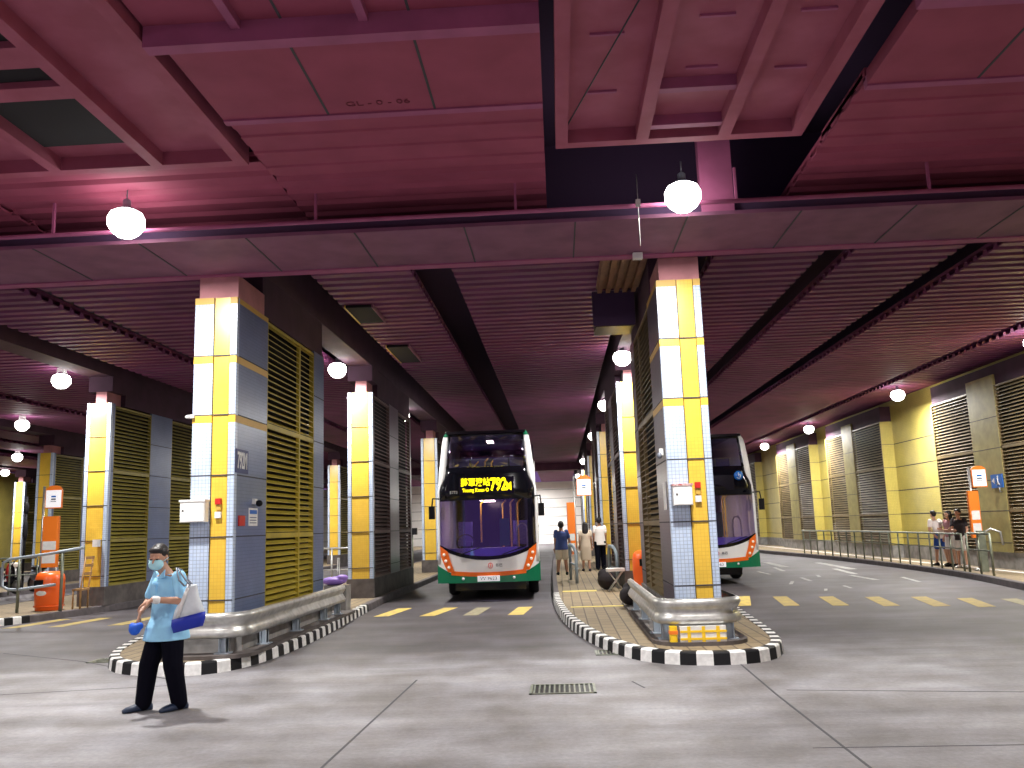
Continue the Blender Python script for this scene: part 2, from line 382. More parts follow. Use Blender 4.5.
def island(name, pts, painted):
    pts = [pts[0]]+chaikin(pts[1:-1], 2)+[pts[-1]]
    b = MB(); cx_ = sum(p[0] for p in pts[:1]+pts[-1:])/2
    b.prism([(p[0]+(.12 if p[0] < cx_ else -.12)*min(1, abs(p[0]-cx_)/1.0), p[1]+(.12 if p[1] < pts[0][1]-1 else 0)*max(0, 1-abs(p[0]-cx_)/abs(pts[0][0]-cx_))) for p in pts], 0.0, PZ, 'paver')
    # inset a little so the kerb stands outside of it
    b.v = [tuple(v) for v in b.v]; b.build(name, kind='structure')
    kerb('kerb', pts, painted)
island('traffic_island', RI, lambda p: p.y < 22)
island('traffic_island', LI, lambda p: p.y < 20)
island('traffic_island', FI, lambda p: p.y < 19.6)
for x0 in (-20.4, -31.5):
    island('traffic_island', [(x0-2.2, 88), (x0-2.2, 21), (x0-1, 20), (x0+1, 20), (x0+1.6, 21), (x0+1.6, 88)], lambda p: False)
RK = [(9.6, -14), (9.6, 14), (9.9, 18), (10.35, 21), (10.85, 24), (11.15, 28), (11.2, 33), (11.1, 37), (10.85, 41), (10.3, 47), (10.0, 55), (10.0, 88)]
RKs = chaikin(RK, 2)
b = MB(); b.prism([(x+.1, y) for x, y in RKs]+[(15, 88), (15, -14)], 0, PZ, 'paver'); b.build('pavement', kind='structure')
kerb('kerb', RKs[::-1], lambda p: False)
b = MB(); b.box(11.95, 12.12, -10, 88, PZ, PZ+.012, 'cream'); tag(b.build('trim_1'), kind='structure')

# ------------------------------------------------------------------ walls
S = .8854                                        # height of one tile course
TOPZ = 6*S
def louvre(b, axis, fixed, out, a0, a1, z0, z1, mt, pitch=.0984, frame=True, mull=()):
    """slats in the plane axis=fixed facing out (+1/-1), running a0..a1"""
    n = int((z1-z0)/pitch)
    def bx(a, c, d0, d1, zz0, zz1, m_):
        lo, hi = sorted((fixed+out*d0, fixed+out*d1))
        if axis == 'x': b.box(lo, hi, a, c, zz0, zz1, m_)
        else: b.box(a, c, lo, hi, zz0, zz1, m_)
    bx(a0, a1, -.16, -.14, z0, z1, 'dark')
    for i in range(n):
        z = z0+(i+.5)*pitch
        # sloping blade: outer edge low, inner edge high
        o0, o1 = fixed+out*.0, fixed-out*.085
        pr = [(o0, z-.030), (o0, z-.016), (o1, z+.040), (o1, z+.026)]
        if axis == 'x': vs = [(q, a, zz) for a in (a0, a1) for q, zz in pr]
        else: vs = [(a, q, zz) for a in (a0, a1) for q, zz in pr]
        fs = [(0, 1, 5, 4), (1, 2, 6, 5), (2, 3, 7, 6), (3, 0, 4, 7), (0, 3, 2, 1), (4, 5, 6, 7)]
        b.add(vs, fs, mt)
    for m_ in mull: bx(m_-.035, m_+.035, -.05, .008, z0, z1, mt)
    for k in range(1, 6):
        z = k*S
        if k in (2, 4) and z0 < z-.05 and z+.05 < z1: bx(a0, a1, -.06, .006, z-.035, z+.035, mt)
    if frame:
        bx(a0, a0+.035, -.08, .006, z0, z1, mt); bx(a1-.035, a1, -.08, .006, z0, z1, mt)
        bx(a0, a1, -.08, .006, z1-.05, z1, mt); bx(a0, a1, -.08, .006, z0, z0+.04, mt)
def joints(b, x0, x1, y0, y1, zs, e=.004, h=.009):
    for z in zs: b.box(x0-e, x1+e, y0-e, y1+e, z-h, z+h, 'joint')
# right-hand wall: louvred piers standing forward of a mustard tiled wall
XF, XB = 12.5, 12.95
b = MB(); b.box(XB, XB+.3, -14, 88, 0, 6.1, 'wall_yellow')
for k in range(1, 6): b.box(XB-.005, XB, -14, 88, k*S-.015, k*S+.015, 'joint')
b.box(XB-.03, XB, -14, 88, PZ, .62, 'plinth')
b.build('wall_right', kind='structure')
WU = [(11.0, 13.0, 14.3, 17.2), (22.6, 25.3, 26.95, 29.65), (34.3, 37.6, 38.9, 41.4), (44.1, 46.7, 48.3, 50.8), (56.3, 59, 60.4, 63), (68, 71, 72.4, 75)]
pier_words = ['nearest the camera', 'with the blue arrow sign', 'next beyond the sign', 'by the railing\'s far end', 'next to last', 'farthest away']
for i, (ya, yb, yc, yd) in enumerate(WU):
    t = thing('wall_pier', 'olive pier between dark louvres on right wall, '+pier_words[i], 'pillar', (XF, ya, PZ), 'louvred piers along the right wall')
    b = MB(); b.box(XF+.02, XB, ya+.02, yd-.02, PZ, .62, 'plinth'); b.box(XF+.18, XB, ya+.02, yd-.02, .62, TOPZ, 'dark')
    b.box(XF+.05, XB, ya+.05, yd-.05, TOPZ, 5.9, 'beam_dark'); b.build('core', t)
    b = MB(); b.box(XF, XB-.003, yd-.06, yd, .62, TOPZ, 'wall_yellow'); b.build('end_face', t, label='mustard tiled far end face')
    b = MB(); b.box(XF, XB-.003, ya, ya+.06, .62, TOPZ, 'wall_yellow')
    joints(b, XF, XB-.01, ya, ya+.06, [k*S for k in range(1, 6)]); b.build('end_face', t, label='bright mustard tiled end face')
    b = MB(); b.box(XF-.02, XB, yb, yc, .62, 5.62, 'wall_pier'); joints(b, XF-.02, XB-.01, yb, yc, [k*S for k in range(1, 6)]); b.build('shaft', t)
    for (a, c) in ((ya+.06, yb), (yc, yd-.06)):
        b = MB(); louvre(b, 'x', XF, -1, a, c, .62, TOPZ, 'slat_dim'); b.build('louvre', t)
# end wall and left wall
b = MB(); b.box(-34, 16, 88, 88.3, 0, 6.1, 'far_white')
for k in range(1, 7): b.box(-34, 16, 87.99, 88, k*S-.02, k*S+.02, 'joint')
b.build('wall_back', kind='structure')
b = MB(); b.box(-34.3, -34, -14, 88, 0, 6.1, 'wall_yellow'); b.build('wall_left', kind='structure')

# ------------------------------------------------------------------ ceiling
b = MB(); b.box(-34.3, 16, -14, 88.3, 7.3, 7.5, 'slabdark'); b.build('ceiling', kind='structure')
def ribbed(x0, x1, y0, y1, z, mt='deck', pitch=.36, dep=.09):
    b = MB(); y = y0; prof = []
    while y < y1-.01:
        prof += [(y, z), (y+pitch*.50, z), (y+pitch*.62, z+dep), (y+pitch*.88, z+dep)]; y += pitch
    prof.append((y, z)); N = len(prof)
    vs = [(x0, a, c) for a, c in prof]+[(x1, a, c) for a, c in prof]+[(x0, a, c+.03) for a, c in prof]+[(x1, a, c+.03) for a, c in prof]
    fs = [(i, i+1, N+i+1, N+i) for i in range(N-1)]+[(2*N+i, 3*N+i, 3*N+i+1, 2*N+i+1) for i in range(N-1)]
    fs += [(i, 2*N+i, 2*N+i+1, i+1) for i in range(N-1)]+[(N+i, N+i+1, 3*N+i+1, 3*N+i) for i in range(N-1)]
    b.add(vs, fs, mt); b.box(x0, x1, y0, y, z+dep+.03, z+dep+.08, mt)
    return b.build('ceiling', kind='structure')
# ribbed deck beyond the cross beam, in long bays with open dark slots between them
DZ = 6.1
BAYS = [(-4.05, -2.35), (-1.65, 1.35), (2.75, 4.55), (5.05, 6.85), (7.45, 10.9), (-8.8, -5.75), (-11.0, -9.2), (-16.0, -12.25), (-19.4, -16.6), (-23, -21.4), (-25.7, -23.7), (-31.0, -27.7), (-33.9, -32.3)]
for (x0, x1) in BAYS: ribbed(x0, x1, 12.75, 87.6, DZ)
ribbed(11.3, 14.9, 12.75, 87.6, DZ, 'deck')
# beam edges of the island spines (a solid strip over each row of pillars)
for x0, x1 in ((1.6, 2.2), (-5.3, -4.7), (-12.2, -11.6), (-20.8, -20.2), (-31.9, -31.3)):
    b = MB(); b.box(x0, x1, 12.75, 88, 6.02, 7.3, 'beam_dark'); b.build('ceiling', kind='structure')
# cross beams (wide flat soffit, thin lit front edge)
b = MB(); b.box(-34, 15, 10.9, 12.6, 5.66, 5.71, 'soffit'); b.box(-34, 15, 11.0, 12.6, 5.71, 5.86, 'slabdark')
for x in [-33+1.45*i for i in range(33)]: b.box(x, x+.02, 10.9, 12.6, 5.652, 5.66, 'joint')
b.box(-34, 15, 12.42, 12.6, 5.64, 5.66, 'lip'); b.build('trim_2', kind='structure')
for y in (62,):
    b = MB(); b.box(-34, 15, y, y+.9, 5.62, 6.08, 'soffit'); b.build('trim_3', kind='structure')
b = MB(); b.box(-34, 15, 12.2, 12.6, 5.86, 7.3, 'slabdark'); b.build('trim_4', kind='structure')
# pipe under the front edge
b = MB(); b.tube([(-34, 10.7, 5.76), (15, 10.7, 5.76)], .03, 'lip', 8)
for x in (-9, -6.5, -3, -.4, 2.4, 4.8, 7.4, 9.8): b.box(x-.015, x+.015, 10.68, 10.72, 5.76, 6.2, 'lip')
tag(b.build('ceiling_pipe'), 'long thin mauve pipe running across just before the wide flat beam', 'pipe')
# flat maroon panels over the lanes in front of the beam
def panel_bay(x0, x1):
    b = MB(); b.box(x0, x1, 8.5, 9.98, 6.16, 6.3, 'deckflat'); b.box(x0, x1, 8.46, 8.56, 6.08, 6.2, 'lip')
    b.box(x0-.1, x1, 6.86, 7.0, 6.0, 6.24, 'lip'); b.box(x0, x1, 7.0, 8.46, 6.10, 6.25, 'deckflat'); b.box(x0-.1, x1, 3.8, 6.86, 6.2, 6.35, 'deckflat')
    b.box(x0, x1, -14, 3.8, 6.2, 6.35, 'deckflat')
    n = max(1, round((x1-x0)/1.15))
    for i in range(1, n): x = x0+(x1-x0)*i/n; b.box(x-.012, x+.012, 7.0, 8.46, 6.094, 6.1, 'joint'); b.box(x-.012, x+.012, 3.8, 6.86, 6.194, 6.2, 'joint')
    for i in range(1, n): x = x0+(x1-x0)*(i-.35)/n; b.box(x-.04, x+.04, 5.2, 6.86, 6.12, 6.2, 'lip')
    b.build('ceiling', kind='structure')
    ribbed(x0, x1, 8.56, 12.3, 6.14, 'deckflat', .42, .05)
for x0, x1 in ((-3.36, .0), (3.3, 6.6), (6.75, 10.2), (-10.5, -7.2), (10.4, 14.9), (-17.4, -14.3), (-24.5, -21.2), (-33.9, -28)): panel_bay(x0, x1)
text_mesh('stencil_lettering', 'GL - 0 - 06', .13, Matrix.Translation((-1.68, 8.27, 6.096)) @ Matrix.Rotation(R(180), 4, 'X') @ Matrix.Rotation(R(180), 4, 'Z') @ Matrix.Rotation(R(180), 4, 'Z'), 'ceil_ink', None, xs=1.15)
tag(bpy.data.objects['stencil_lettering'], 'small dark stencilled reference lettering on the maroon ceiling panel above the middle lane', 'lettering')
# coffered trays in front of the beam, one over each line of pillars
def tray(x0, x1, ribs, dark_between=None, y1=9.62):
    b = MB(); z = 6.1; y0 = -14
    b.box(x0, x1, y0, y1, z+.16, z+.24, 'tray')
    if dark_between: b.box(dark_between[0], dark_between[1], 5.5, y1-.5, z+.13, z+.16, 'dark')
    b.box(x0, x0+.14, y0, y1-.14, z, z+.16, 'tray'); b.box(x1-.14, x1, y0, y1-.14, z, z+.16, 'tray'); b.box(x0, x1, y1-.14, y1, z, z+.16, 'tray')
    for x in ribs: b.box(x-.07, x+.07, y0, y1-.14, z, z+.16, 'tray')
    b.build('ceiling', kind='structure'); return z
z = tray(.13, 2.95, (1.12, 2.05))
b = MB(); b.box(2.0, 2.42, 10.92, 11.1, 5.71, 7.3, 'lip'); b.build('trim_10', kind='structure')
b = MB()
for y in (9.28, 8.45): b.box(1.19, 1.98, y-.05, y+.05, 6.14, 6.26, 'lip')
for (x, y) in ((.62, 7.5), (.62, 8.6), (1.6, 7.3), (1.6, 8.2), (2.5, 7.3), (2.5, 8.3)): b.box(x-.16, x+.16, y-.015, y+.015, 6.235, 6.26, 'lip')
b.build('trim_5', kind='structure')
b = MB(); b.tube([(.25, 9.3, 6.2), (1.05, 6.2, 6.2)], .008, 'joint', 6); tag(b.build('ceiling_cable'), 'thin dark cable crossing the coffered tray above the right lamp diagonally', 'cable')
tray(-6.65, -3.5, (-4.55, -5.78), (-5.7, -4.62))
b = MB()
for i, y in enumerate((6.2, 7.0, 7.7)): b.box(-5.7, -4.62, y, y+.45-i*.1, 6.16, 6.24, 'tray')
b.build('trim_6', kind='structure')
tray(-13.8, -10.7, (-12.7, -11.8)); tray(-20.8, -17.7, (-19.7, -18.8))
for x0, x1 in ((-7.2, -3.4), (-14.3, -10.5), (-21.2, -17.4)): ribbed(x0, x1, 9.75, 12.1, 6.2, 'deckflat', .42, .05)
# cable drops and small fittings on the ceiling
b = MB(); b.tube([(1.15, 10.6, 6.14), (1.15, 10.6, 5.2)], .006, 'steel', 6); b.box(1.12, 1.18, 10.57, 10.63, 5.72, 5.80, 'steel')
tag(b.build('junction_box'), 'small switch box on a thin drop cable left of the right lamp', 'junction box')
b = MB(); b.box(1.22, 1.36, 12.3, 12.4, 5.56, 5.65, 'white'); tag(b.build('ceiling_sensor'), 'little white box under the wide beam beside the right pillar top', 'sensor')
t = thing('air_duct', 'black rectangular air duct hanging left of the right pillar top', 'duct', (1.2, 15.8, 5.35))
b = MB(); b.rbox(.80, 1.50, 15.7, 16.45, 5.34, 5.98, 'black', .04); b.build('duct_body', t)
b = MB(); b.box(.76, 1.53, 15.68, 15.76, 5.35, 6.0, 'slabdark'); b.build('flange', t)
for x in (.85, 1.42): b = MB(); b.box(x-.01, x+.01, 16.3, 16.33, 5.98, 6.1, 'steel'); b.build('hanger', t)
# timber-toned slatted soffit beside the duct
b = MB()
for i in range(5): b.box(.84+i*.15, .84+i*.15+.08, 13.2, 15.3, 5.86, 5.94, 'wood_panel')
b.box(.82, 1.58, 13.2, 15.3, 5.94, 5.98, 'wood_panel'); tag(b.build('slatted_panel'), 'ochre slatted ceiling panel catching light left of the right pillar top', 'panel')
for (x0, x1, y0, y1) in ((-3.95, -3.45, 16.2, 17.5), (-3.9, -3.4, 20.0, 22.0)):
    b = MB(); b.box(x0, x1, y0, y1, 6.04, 6.09, 'dark'); b.box(x0-.03, x0, y0, y1, 6.03, 6.1, 'band'); b.box(x1, x1+.03, y0, y1, 6.03, 6.1, 'soffit')
    tag(b.build('ceiling_hatch'), 'dark ceiling hatch over the middle lane, '+('nearer one' if y0 < 18 else 'farther one'), 'hatch', 'ceiling hatches over the middle lane')

# ------------------------------------------------------------------ louvred pillar units on the islands
ROWX = {'right island': (1.57, 2.21), 'middle island': (-5.32, -4.68), 'left island': (-12.19, -11.55), 'outer left island': (-20.8, -20.16), 'outermost left island': (-31.9, -31.26)}
def pillar_unit(x0, x1, y0, ydiv, label, first=False, group='louvred pillar blocks on the islands', sl='slat', sd='tile_side'):
    """ydiv: y of [tile end, louvre end, pier end, louvre end, rear pier end]"""
    t = thing('pillar_block', label, 'pillar', ((x0+x1)/2, y0, PZ), group)
    ye = ydiv[-1]; zs = [k*S for k in range(1, 6)]
    b = MB(); b.box(x0+.17, x1-.17, y0+.10, ye-.05, PZ, 5.66, 'dark')
    b.build('core', t)
    b = MB()
    if first: b.box(x0+.05, x1, y0+.03, y0+1.2, TOPZ, 5.66, 'conc')
    else: b.box(x0+.2, x1-.16, y0+.05, y0+.8, TOPZ, 5.62, 'conc'); b.box(x0, x1, y0+.03, y0+.8, 5.62, 6.02, 'beam_dark')  # dark collar: shade on the upper stub put into its colour
    b.box(x0+.03, x1-.03, y0+(1.2 if first else .8), ye-.03, TOPZ, 5.66 if first else 6.02, 'beam_dark')
    if first: b.box(x0+.03, x1-.03, y0+1.2, ye-.03, 5.66, 6.02, 'beam_dark')
    b.build('concrete_head', t)
    b = MB(); zb = .62
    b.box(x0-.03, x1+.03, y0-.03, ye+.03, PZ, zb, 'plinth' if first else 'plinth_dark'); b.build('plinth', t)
    b = MB()
    w = x1-x0
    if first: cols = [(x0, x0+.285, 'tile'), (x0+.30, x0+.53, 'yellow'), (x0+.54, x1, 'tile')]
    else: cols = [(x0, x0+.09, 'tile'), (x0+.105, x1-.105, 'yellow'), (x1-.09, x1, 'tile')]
    # front cladding
    for (a, c, m_) in cols:
        nm = 'yellow_strip' if m_ == 'yellow' else 'tile_cladding'
        q = MB(); d = .012 if m_ == 'yellow' else 0
        q.box(a, c, y0+d, y0+.10, zb, TOPZ, m_)
        if m_ == 'tile' and first:
            for k in (4, 5): q.box(a-.002, c+.002, y0-.003, y0+.05, k*S-.115, k*S-.01, 'yellow')
            q.box(a-.002, c+.002, y0-.003, y0+.05, TOPZ-.10, TOPZ, 'band')
        for z in zs: q.box(a, c, y0-.004, y0+.02, z-.008, z+.008, 'joint')
        q.build(nm, t)
    yt = ydiv[0]
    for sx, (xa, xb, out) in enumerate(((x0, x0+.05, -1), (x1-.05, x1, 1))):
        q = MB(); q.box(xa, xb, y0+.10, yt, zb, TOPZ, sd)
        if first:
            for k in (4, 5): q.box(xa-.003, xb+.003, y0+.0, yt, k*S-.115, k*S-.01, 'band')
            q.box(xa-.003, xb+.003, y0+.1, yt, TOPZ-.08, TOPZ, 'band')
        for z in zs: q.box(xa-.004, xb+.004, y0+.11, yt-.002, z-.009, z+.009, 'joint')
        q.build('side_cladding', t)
        fx = x0 if sx == 0 else x1
        segs = []
        ys = ydiv
        segs.append((ys[0], ys[1]));
        if len(ys) > 3: segs.append((ys[2], ys[3]))
        for (a, c) in segs:
            q = MB(); louvre(q, 'x', fx-out*.01, out, a, c, zb, TOPZ-.05, sl, mull=((a+(c-a)*.66,) if first else ()))
            q.build('louvre', t)
        if len(ys) > 3:
            q = MB(); q.box(xa, xb, ys[1], ys[2], zb, TOPZ, sd)
            for z in zs: q.box(xa-.004, xb+.004, ys[1]+.002, ys[2]-.002, z-.009, z+.009, 'joint')
            q.build('side_cladding', t)
            if ys[4] > ys[3]+.02:
                q = MB(); q.box(xa, xb, ys[3], ys[4], zb, TOPZ, sd); q.build('side_cladding', t)
        else:
            q = MB(); q.box(xa, xb, ys[1], ye, zb, TOPZ, sd)
            for z in zs: q.box(xa-.004, xb+.004, ys[1]+.002, ye-.002, z-.009, z+.009, 'joint')
            q.build('side_cladding', t)
    return t
order = ['second', 'third', 'fourth', 'fifth']
pill = {}
for row, (x0, x1) in ROWX.items():
    near = row in ('right island', 'middle island')
    if near or row == 'left island':
        y0 = 12.65 if row == 'right island' else 12.48
        lb = {'right island': 'tall near pillar block with yellow strip and check-taped pads at its foot', 'middle island': 'tall near pillar block beside the man in blue, with a route plate on its side', 'left island': 'pillar block on the left island outside the picture'}[row]
        if near: pill[row] = pillar_unit(x0, x1, y0, [y0+1.4, y0+4.15, y0+4.85], lb, True, sl='slat' if x0 < 0 else 'slat_dim', sd='tile_side' if x0 < 0 else 'tile_shade')
    for k, y0 in enumerate((22.0, 34.0, 46.0, 58.0)):
        if row == 'outer left island' and k == 3 or row == 'outermost left island' and k != 2: continue
        if row == 'outermost left island': y0 = 50.0
        wd = {'right island': 'louvred block with a wide yellow front, %s along the right island', 'middle island': 'louvred block with a wide yellow front, %s along the middle island by the bus',
              'left island': 'louvred block with a wide yellow front behind the walking man, %s along the left island', 'outer left island': 'distant louvred block at the far left beyond the orange bus stop, %s in its row', 'outermost left island': 'very distant bright yellow block at the left edge of the photo%s'}[row] % (order[k] if row != 'outermost left island' else '')
        pillar_unit(x0, x1, y0, [y0+.22, y0+2.3, y0+3.65, y0+5.65, y0+5.85], wd, sl='slat_shade' if near else 'slat_half_shade', sd='tile_shade' if near else 'tile_side')

# ------------------------------------------------------------------ road markings and grates
def quad(b, c, mt, z=.004): b.add([(x, y, z) for x, y in c]+[(x, y, z-.003) for x, y in c], [(0, 1, 2, 3), (7, 6, 5, 4), (0, 4, 5, 1), (1, 5, 6, 2), (2, 6, 7, 3), (3, 7, 4, 0)], mt)
dx = [(-4.0, 18.8, -3.8, 20.6), (-3.0, 18.6, -2.72, 20.4), (-2.08, 18.5, -1.95, 20.2), (-1.14, 18.35, -1.0, 20.05),
      (3.58, 18.9, 4.04, 21.2), (4.5, 18.6, 4.8, 20.85), (5.41, 18.35, 5.74, 20.5), (6.28, 18.0, 6.62, 20.1), (7.12, 17.7, 7.5, 19.8), (7.8, 17.35, 8.2, 19.2), (8.6, 17.0, 8.9, 18.8),
      (-11.9, 18.5, -11.7, 20.3), (-10.9, 18.5, -10.75, 20.3), (-9.6, 18.5, -9.5, 20.3), (-8.5, 18.5, -8.4, 20.3)]
nth = ['first', 'second', 'third', 'fourth', 'fifth', 'sixth', 'seventh']
for i, (x, ya, x2, yb) in enumerate(dx):
    b = MB(); quad(b, [(x, ya), (x+.32, ya), (x2+.32, yb), (x2, yb)], 'dash_old' if i in (2, 10) else 'dash' if i < 5 else 'dash_dull')
    where = ('faded one, third from the left before the facing bus' if i == 2 else nth[i]+' from the left before the facing bus') if i < 4 else nth[i-4]+' from the left across the right-hand lanes' if i < 11 else nth[i-11]+' from the left in the lane behind the walking man'
    tag(b.build('road_dash'), 'yellow painted road dash, '+where, 'road marking', 'yellow dashes across the lanes')
b = MB()
for (x, y, l, w, a) in ((6.1, 24.5, 1.2, .10, .3), (6.9, 25.5, 1.6, .12, .1), (7.6, 27.0, 1.0, .1, .2), (6.6, 29.0, 1.8, .12, .0), (7.4, 30.5, 2.4, .14, .1), (8.6, 25.2, 2.2, .16, .0), (8.9, 28, 3.0, .2, .1), (8.0, 33, 4, .3, .05), (9.6, 30.5, 5, .3, .05), (9.3, 24, 2.0, .12, .15), (7.1, 22.6, .9, .09, .1), (6.3, 22.0, .7, .08, .3)):
    quad(b, [(x, y), (x+w, y), (x+w+a*l, y+l), (x+a*l, y+l)], 'scuff')
tag(b.build('worn_lettering'), 'worn white paint scuffs on the road in front of the right railing', 'road marking', kind='stuff')
b = MB(); quad(b, [(.0, 22.0), (.84, 22.0), (.84, 22.45), (.0, 22.45)], 'tactile', PZ+.006); quad(b, [(.15, 17.9), (1.3, 17.9), (1.3, 18.1), (.15, 18.1)], 'tactile', PZ+.006)
tag(b.build('tactile_strip'), 'faded yellow tactile strip across the right island by the folding stool', 'tactile paving')
def grate(x0, x1, y0, y1, label, name='drain_grate'):
    t = thing(name, label, 'drain grate', ((x0+x1)/2, (y0+y1)/2, 0))
    b = MB(); b.box(x0, x1, y0, y0+.03, -.01, .012, 'rail_dark'); b.box(x0, x1, y1-.03, y1, -.01, .012, 'rail_dark'); b.box(x0, x0+.03, y0, y1, -.01, .012, 'rail_dark'); b.box(x1-.03, x1, y0, y1, -.01, .012, 'rail_dark'); b.build('frame', t)
    b = MB(); b.box(x0+.02, x1-.02, y0+.02, y1-.02, -.01, .003, 'black')
    n = int((x1-x0)/.06)
    for i in range(n): x = x0+.04+i*(x1-x0-.06)/n; b.box(x, x+.018, y0+.03, y1-.03, .003, .011, 'rail_dark')
    b.build('bars', t)
grate(-.4, .32, 9.75, 10.3, 'rectangular iron drain grate in the middle of the near road')
grate(.42, .85, 12.45, 12.9, 'small iron drain grate against the kerb of the right island')
grate(-7.05, -6.6, 13.0, 13.4, 'small iron drain grate to the left of the walking man')
b = MB()
for pts, w in (([(-1.79, 10.85), (-1.9, 7.15), (-1.95, 3)], .022), ([(2.19, 12.2), (2.14, 9.5), (2.14, 6.6), (2.1, 3)], .022), ([(2.3, 9.68), (4.52, 9.29), (9, 9.1)], .015), ([(-9.2, 14.4), (-7.2, 13.2), (-6.0, 12.2), (-4.9, 11.2)], .02), ([(1.9, 7.3), (4.2, 7.25)], .012), ([(.75, 10.4), (.85, 10.0)], .02), ([(-8, 10.3), (-4.8, 10.9)], .012)):
    for (a, c) in zip(pts, pts[1:]):
        d = (Vector(c)-Vector(a)).normalized(); n_ = Vector((-d.y, d.x))*w/2
        quad(b, [(a[0]+n_.x, a[1]+n_.y), (a[0]-n_.x, a[1]-n_.y), (c[0]-n_.x, c[1]-n_.y), (c[0]+n_.x, c[1]+n_.y)][::-1], 'joint', .002)
b.build('trim_7', kind='structure')

# ------------------------------------------------------------------ lamps
def lamp(x, y, z, label, tagbox=False, w=1.0):
    t = thing('pendant_lamp', label, 'lamp', (x, y, z), 'round pendant lamps under the ceiling')
    b = MB(); b.lathe([(.02, -.20), (.10, -.188), (.175, -.13), (.225, -.04), (.225, .05), (.19, .12), (.10, .17)], (x, y, z), 'bulb', 20); b.build('globe', t)
    b = MB(); b.lathe([(.12, .14), (.125, .155), (.11, .18), (.07, .2), (.05, .22), (.05, .29), (.03, .31)], (x, y, z), 'lamp_metal', 20); b.build('housing', t)
    b = MB(); b.tube([(x, y, z+.28), (x, y, 6.24)], .01, 'lamp_metal', 6); b.build('rod', t)
    if tagbox: b = MB(); b.box(x-.09, x+.09, y-.06, y+.06, z+.17, z+.33, 'white'); b.build('gear_box', t, label='white control gear box')
    ld = bpy.data.lights.new('lamp_light', 'AREA'); ld.shape = 'DISK'; ld.size = .30; ld.energy = LAMP_W*w*(2.5 if y > 70 else 1); ld.color = LAMP_COL
    lo = bpy.data.objects.new('lamp_light', ld); COL.objects.link(lo); lo.parent = t; lo.location = (0, 0, -.21)
LY = {1.7: (('nearest in front of the right tall pillar', 10.5), ('second over the right island', 21.2), ('third over the right island', 29.8), ('fourth over the right island', 40.4), ('fifth, tiny, over the right island', 56.6)),
      -5.38: (('nearest in front of the tall pillar beside the man', 10.43), ('second over the middle island', 21.2), ('third over the middle island', 30.5), ('fourth over the middle island', 42)),
      -12.4: (('nearest over the left island, outside the picture', 10.4), ('hanging before the yellow pillar on the left island', 21.1), ('third over the left island', 31.5), ('fourth over the left island', 43)),
      -18.35: (('middle one of the three stacked at the far left edge', 29.0), ('farther back in the row at the far left', 42)),
      -25.5: (('lowest and smallest at the far left edge', 40.07),),
      11.7: (('over the right pavement, cut by the right edge of the photo', 21.5), ('largest whole lamp over the right pavement', 30.2), ('second whole lamp over the right pavement', 41.0), ('smallest lamp over the right pavement, above the second bus', 49.9), ('last over the right pavement', 64))}
for x, l in LY.items():
    for i, (w, y) in enumerate(l): lamp(x, y, 5.78, 'glowing round pendant lamp, '+w, x < -5.4, 1.5 if x > 10 else 1.0)
for x, w in ((-12.4, 'leftmost'), (-5.38, 'second from left'), (1.7, 'third from left'), (9.0, 'rightmost')): lamp(x, -.2, 5.78, 'glowing round pendant lamp over the forecourt behind the camera, '+w)
lamp(1.7, 74, 5.78, 'added distant pendant lamp brightening the white end wall'); lamp(-5.4, 76, 5.78, 'added distant pendant lamp brightening the white end wall left of the bus'); lamp(-31.6, 48.6, 5.78, 'added unseen pendant lamp brightening the yellow block, just outside the left edge'); lamp(-3.0, 84, 5.78, 'added distant pendant lamp brightening the white end wall from close by')  # extra lamps, added to brighten the end wall and the yellow block
lamp(-8.5, 80, 5.78, 'added distant pendant lamp brightening the white end wall between the left islands')  # one more added lamp to whiten the end wall

# ------------------------------------------------------------------ crash rails and pads round the two near pillars
def wbeam(b, path, z0=.41, z1=.75, mt='steel'):
    """W-section crash rail swept along path (list of (x,y)), bulging to the left of travel"""
    P = [Vector(p) for p in path]; h = z1-z0
    prof = [(0, 0), (.045, .06), (.06, .2), (.03, .36), (.0, .5), (.03, .64), (.06, .8), (.045, .94), (0, 1)]
    prof = prof+[(o-.012, z) for o, z in prof[::-1]]; n = len(prof); vs = []
    for i, p in enumerate(P):
        d = (P[min(i+1, len(P)-1)]-P[max(i-1, 0)]).normalized(); nn = Vector((-d.y, d.x))
        for o, z in prof: vs.append((p.x+nn.x*o, p.y+nn.y*o, z0+h*z))
    fs = [(i*n+k, (i+1)*n+k, (i+1)*n+(k+1) % n, i*n+(k+1) % n) for i in range(len(P)-1) for k in range(n)]
    fs += [tuple(range(n)), tuple((len(P)-1)*n+k for k in range(n-1, -1, -1))]
    b.add(vs, fs, mt, True)
def crash_rail(xl, xr, yf, ends, posts, label, tape=False):
    t = thing('crash_rail', label, 'guard rail', ((xl+xr)/2, yf, PZ))
    r = .38
    path = [(xl, ends[0])]+[(xl, yf+r+1), (xl, yf+r)]+arc(xl+r, yf+r, r, 180, 270, 8)[1:]+arc(xr-r, yf+r, r, 270, 360, 8)+[(xr, ends[1])]
    path = path[::-1]
    # travel right side -> front -> left side, outside of the bend lies to the right; flip so that the bulge faces out
    path = path[::-1]
    P = [(x, y) for x, y in path]
    b = MB(); q = MB()
    # mirror trick: sweep in the direction where the left normal points outward
    wbeam(b, P[::-1]); b.build('rail', t)
    for (x, y) in posts:
        b = MB(); b.box(x-.05, x+.05, y-.03, y+.03, PZ+.05, .66, 'post'); b.box(x-.05, x-.03, y-.06, y+.06, PZ+.05, .66, 'post'); b.box(x+.03, x+.05, y-.06, y+.06, PZ+.05, .66, 'post')
        b.box(x-.1, x+.1, y-.09, y+.09, PZ+.05, PZ+.065, 'post'); b.build('post', t)
    return t
